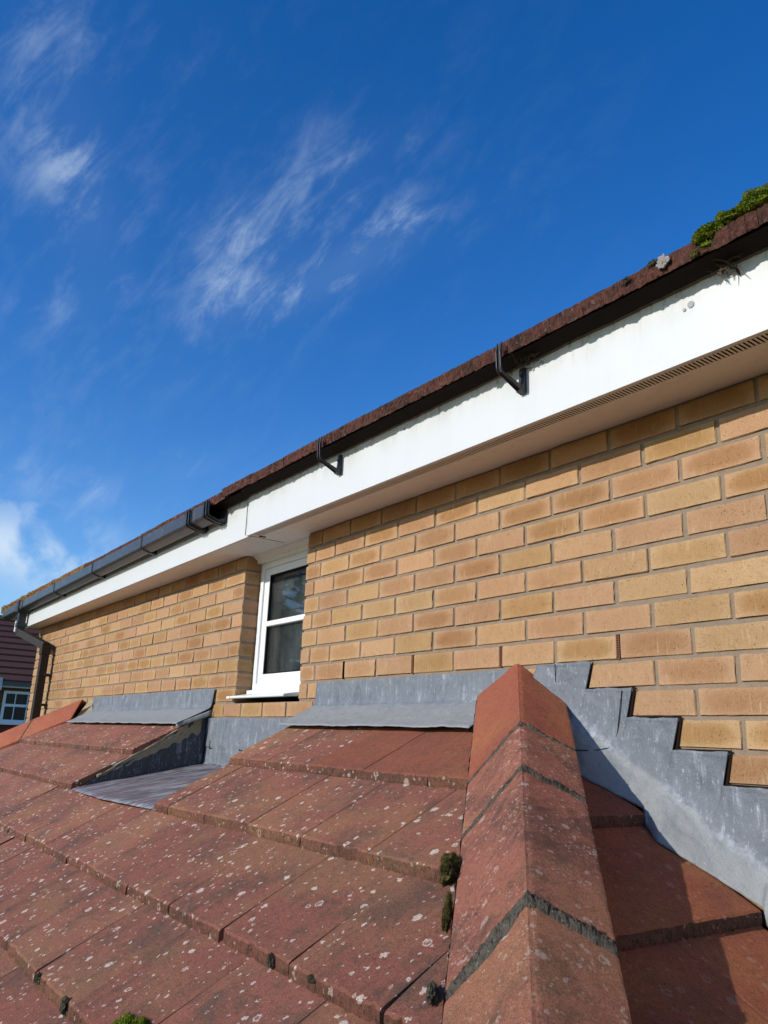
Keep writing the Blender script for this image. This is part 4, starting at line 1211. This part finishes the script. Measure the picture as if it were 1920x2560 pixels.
# ================================================================ neighbouring house
nb = thing('neighbouring_house', 'distant house with dark brown tiled roof and white window left of the downpipe', 'house', (-24, 3, -3.4))
NO = Vector(nb.location)
def npart(o, par=None):
    if par is None: o.parent = nb; o.matrix_parent_inverse = Matrix.Translation(-NO)
    else: o.parent = par
    return o
b = MB(); b.box(-29, -22.3, -6.5, 10, -3.4, .80); npart(b.build('wall', M_NBRICK))
b = MB(); b.box(-22.31, -22.28, 2.85, 3.9, -.75, -.14); npart(b.build('red_brick_panel', M_NRED))
b = MB()
NC = 11; hh = .245
for i in range(NC):
    za = .98 + i * .19; zb = .98 + (i + 1) * .19; xa = -21.95 - i * .27; xb = -21.95 - (i + 1) * .27
    b.add([(xa, -7, za), (xa, 10.5, za), (xb, 10.5, zb - .045), (xb, -7, zb - .045), (xa, -7, za - .05), (xa, 10.5, za - .05)], [(0, 1, 2, 3), (4, 5, 1, 0)])
xr = -21.95 - NC * .27; zr = .98 + NC * .19
b.add([(xr, -7, zr - .04), (xr, 10.5, zr - .04), (-29.5, 10.5, .9), (-29.5, -7, .9), (-21.95, -7, .93), (-21.95, 10.5, .93)], [(0, 3, 2, 1), (0, 4, 3), (1, 2, 5)])
npart(b.build('roof', M_NROOF))
b = MB(); b.box(-22.02, -21.93, -6.8, 10.3, .83, .93); npart(b.build('gutter', M_BLACK))
b = MB(); b.box(-22.30, -22.02, -6.8, 10.3, .78, .90); b.box(-22.30, -21.9, 2.3, 2.66, .70, 1.02); npart(b.build('fascia_board', M_FASCIA))
wx = -22.27; y0_, y1_, z0_, z1_ = 2.80, 3.75, -.12, .70
b = MB(); b.box(wx, wx + .06, y0_, y0_ + .07, z0_, z1_); b.box(wx, wx + .06, y1_ - .07, y1_, z0_, z1_)
b.box(wx, wx + .06, y0_ + .07, y1_ - .07, z0_, z0_ + .07); b.box(wx, wx + .06, y0_ + .07, y1_ - .07, z1_ - .07, z1_)
b.box(wx, wx + .07, y0_ + .07, y1_ - .07, .29, .36)
for yy in (3.10, 3.42): b.box(wx, wx + .05, yy, yy + .022, z0_ + .07, .29); b.box(wx, wx + .05, yy, yy + .022, .36, z1_ - .07)
b.box(wx - .02, wx + .14, y0_ - .05, y1_ + .05, z0_ - .06, z0_)
wn = npart(b.build('window', M_FRAME))
b = MB(); b.box(wx - .025, wx + .01, y0_ + .05, y1_ - .05, z0_ + .05, z1_ - .05)
npart(b.build('pane', mat_plain('far_glass', (.006, .009, .016), .25, .25)), wn)

# ================================================================ tree that the window mirrors, ground
def conifer(loc, h, r, label, seed):
    rnd = random.Random(seed)
    t = thing('conifer_tree', label, 'tree', loc)
    b = MB(); b.tube([(0, 0, 0), (.05, 0, h * .5), (0, 0, h)], [.22, .13, .03], 9); o = b.build('trunk', M_BARK); o.parent = t
    b = MB()
    for i in range(260):
        z = h * (.12 + .88 * rnd.random() ** .9); L = r * (1 - z / h) ** .75 * rnd.uniform(.6, 1.15) + .15; a = rnd.random() * 6.283
        for k in range(26):
            q = rnd.random(); c = Vector((math.cos(a) * L * q, math.sin(a) * L * q, z - .25 * L * q + rnd.uniform(-.1, .1))) + Vector((rnd.uniform(-1, 1), rnd.uniform(-1, 1), rnd.uniform(-.5, .5))) * .22
            d = Vector((rnd.uniform(-1, 1), rnd.uniform(-1, 1), rnd.uniform(-.6, .6))).normalized(); s_ = d.orthogonal().normalized()
            l = rnd.uniform(.10, .22)
            b.add([c - s_ * l * .35, c + d * l, c + s_ * l * .35, c - d * l], [(0, 1, 2, 3)])
    o = b.build('crown', M_NEEDLE); o.parent = t
    return t
conifer((-17.3, -7.2, -3.4), 12.0, 3.1, 'tall dark conifer mirrored in the upper pane of the small window', 3)
conifer((-24.0, -12.0, -3.4), 7.6, 3.0, 'shorter dark conifer mirrored low in the small window', 5)
b = MB(); b.add([(-400, -400, -3.42), (400, -400, -3.42), (400, 400, -3.42), (-400, 400, -3.42)], [(0, 1, 2, 3)])
tag(b.build('ground', M_GRASS), kind='structure')
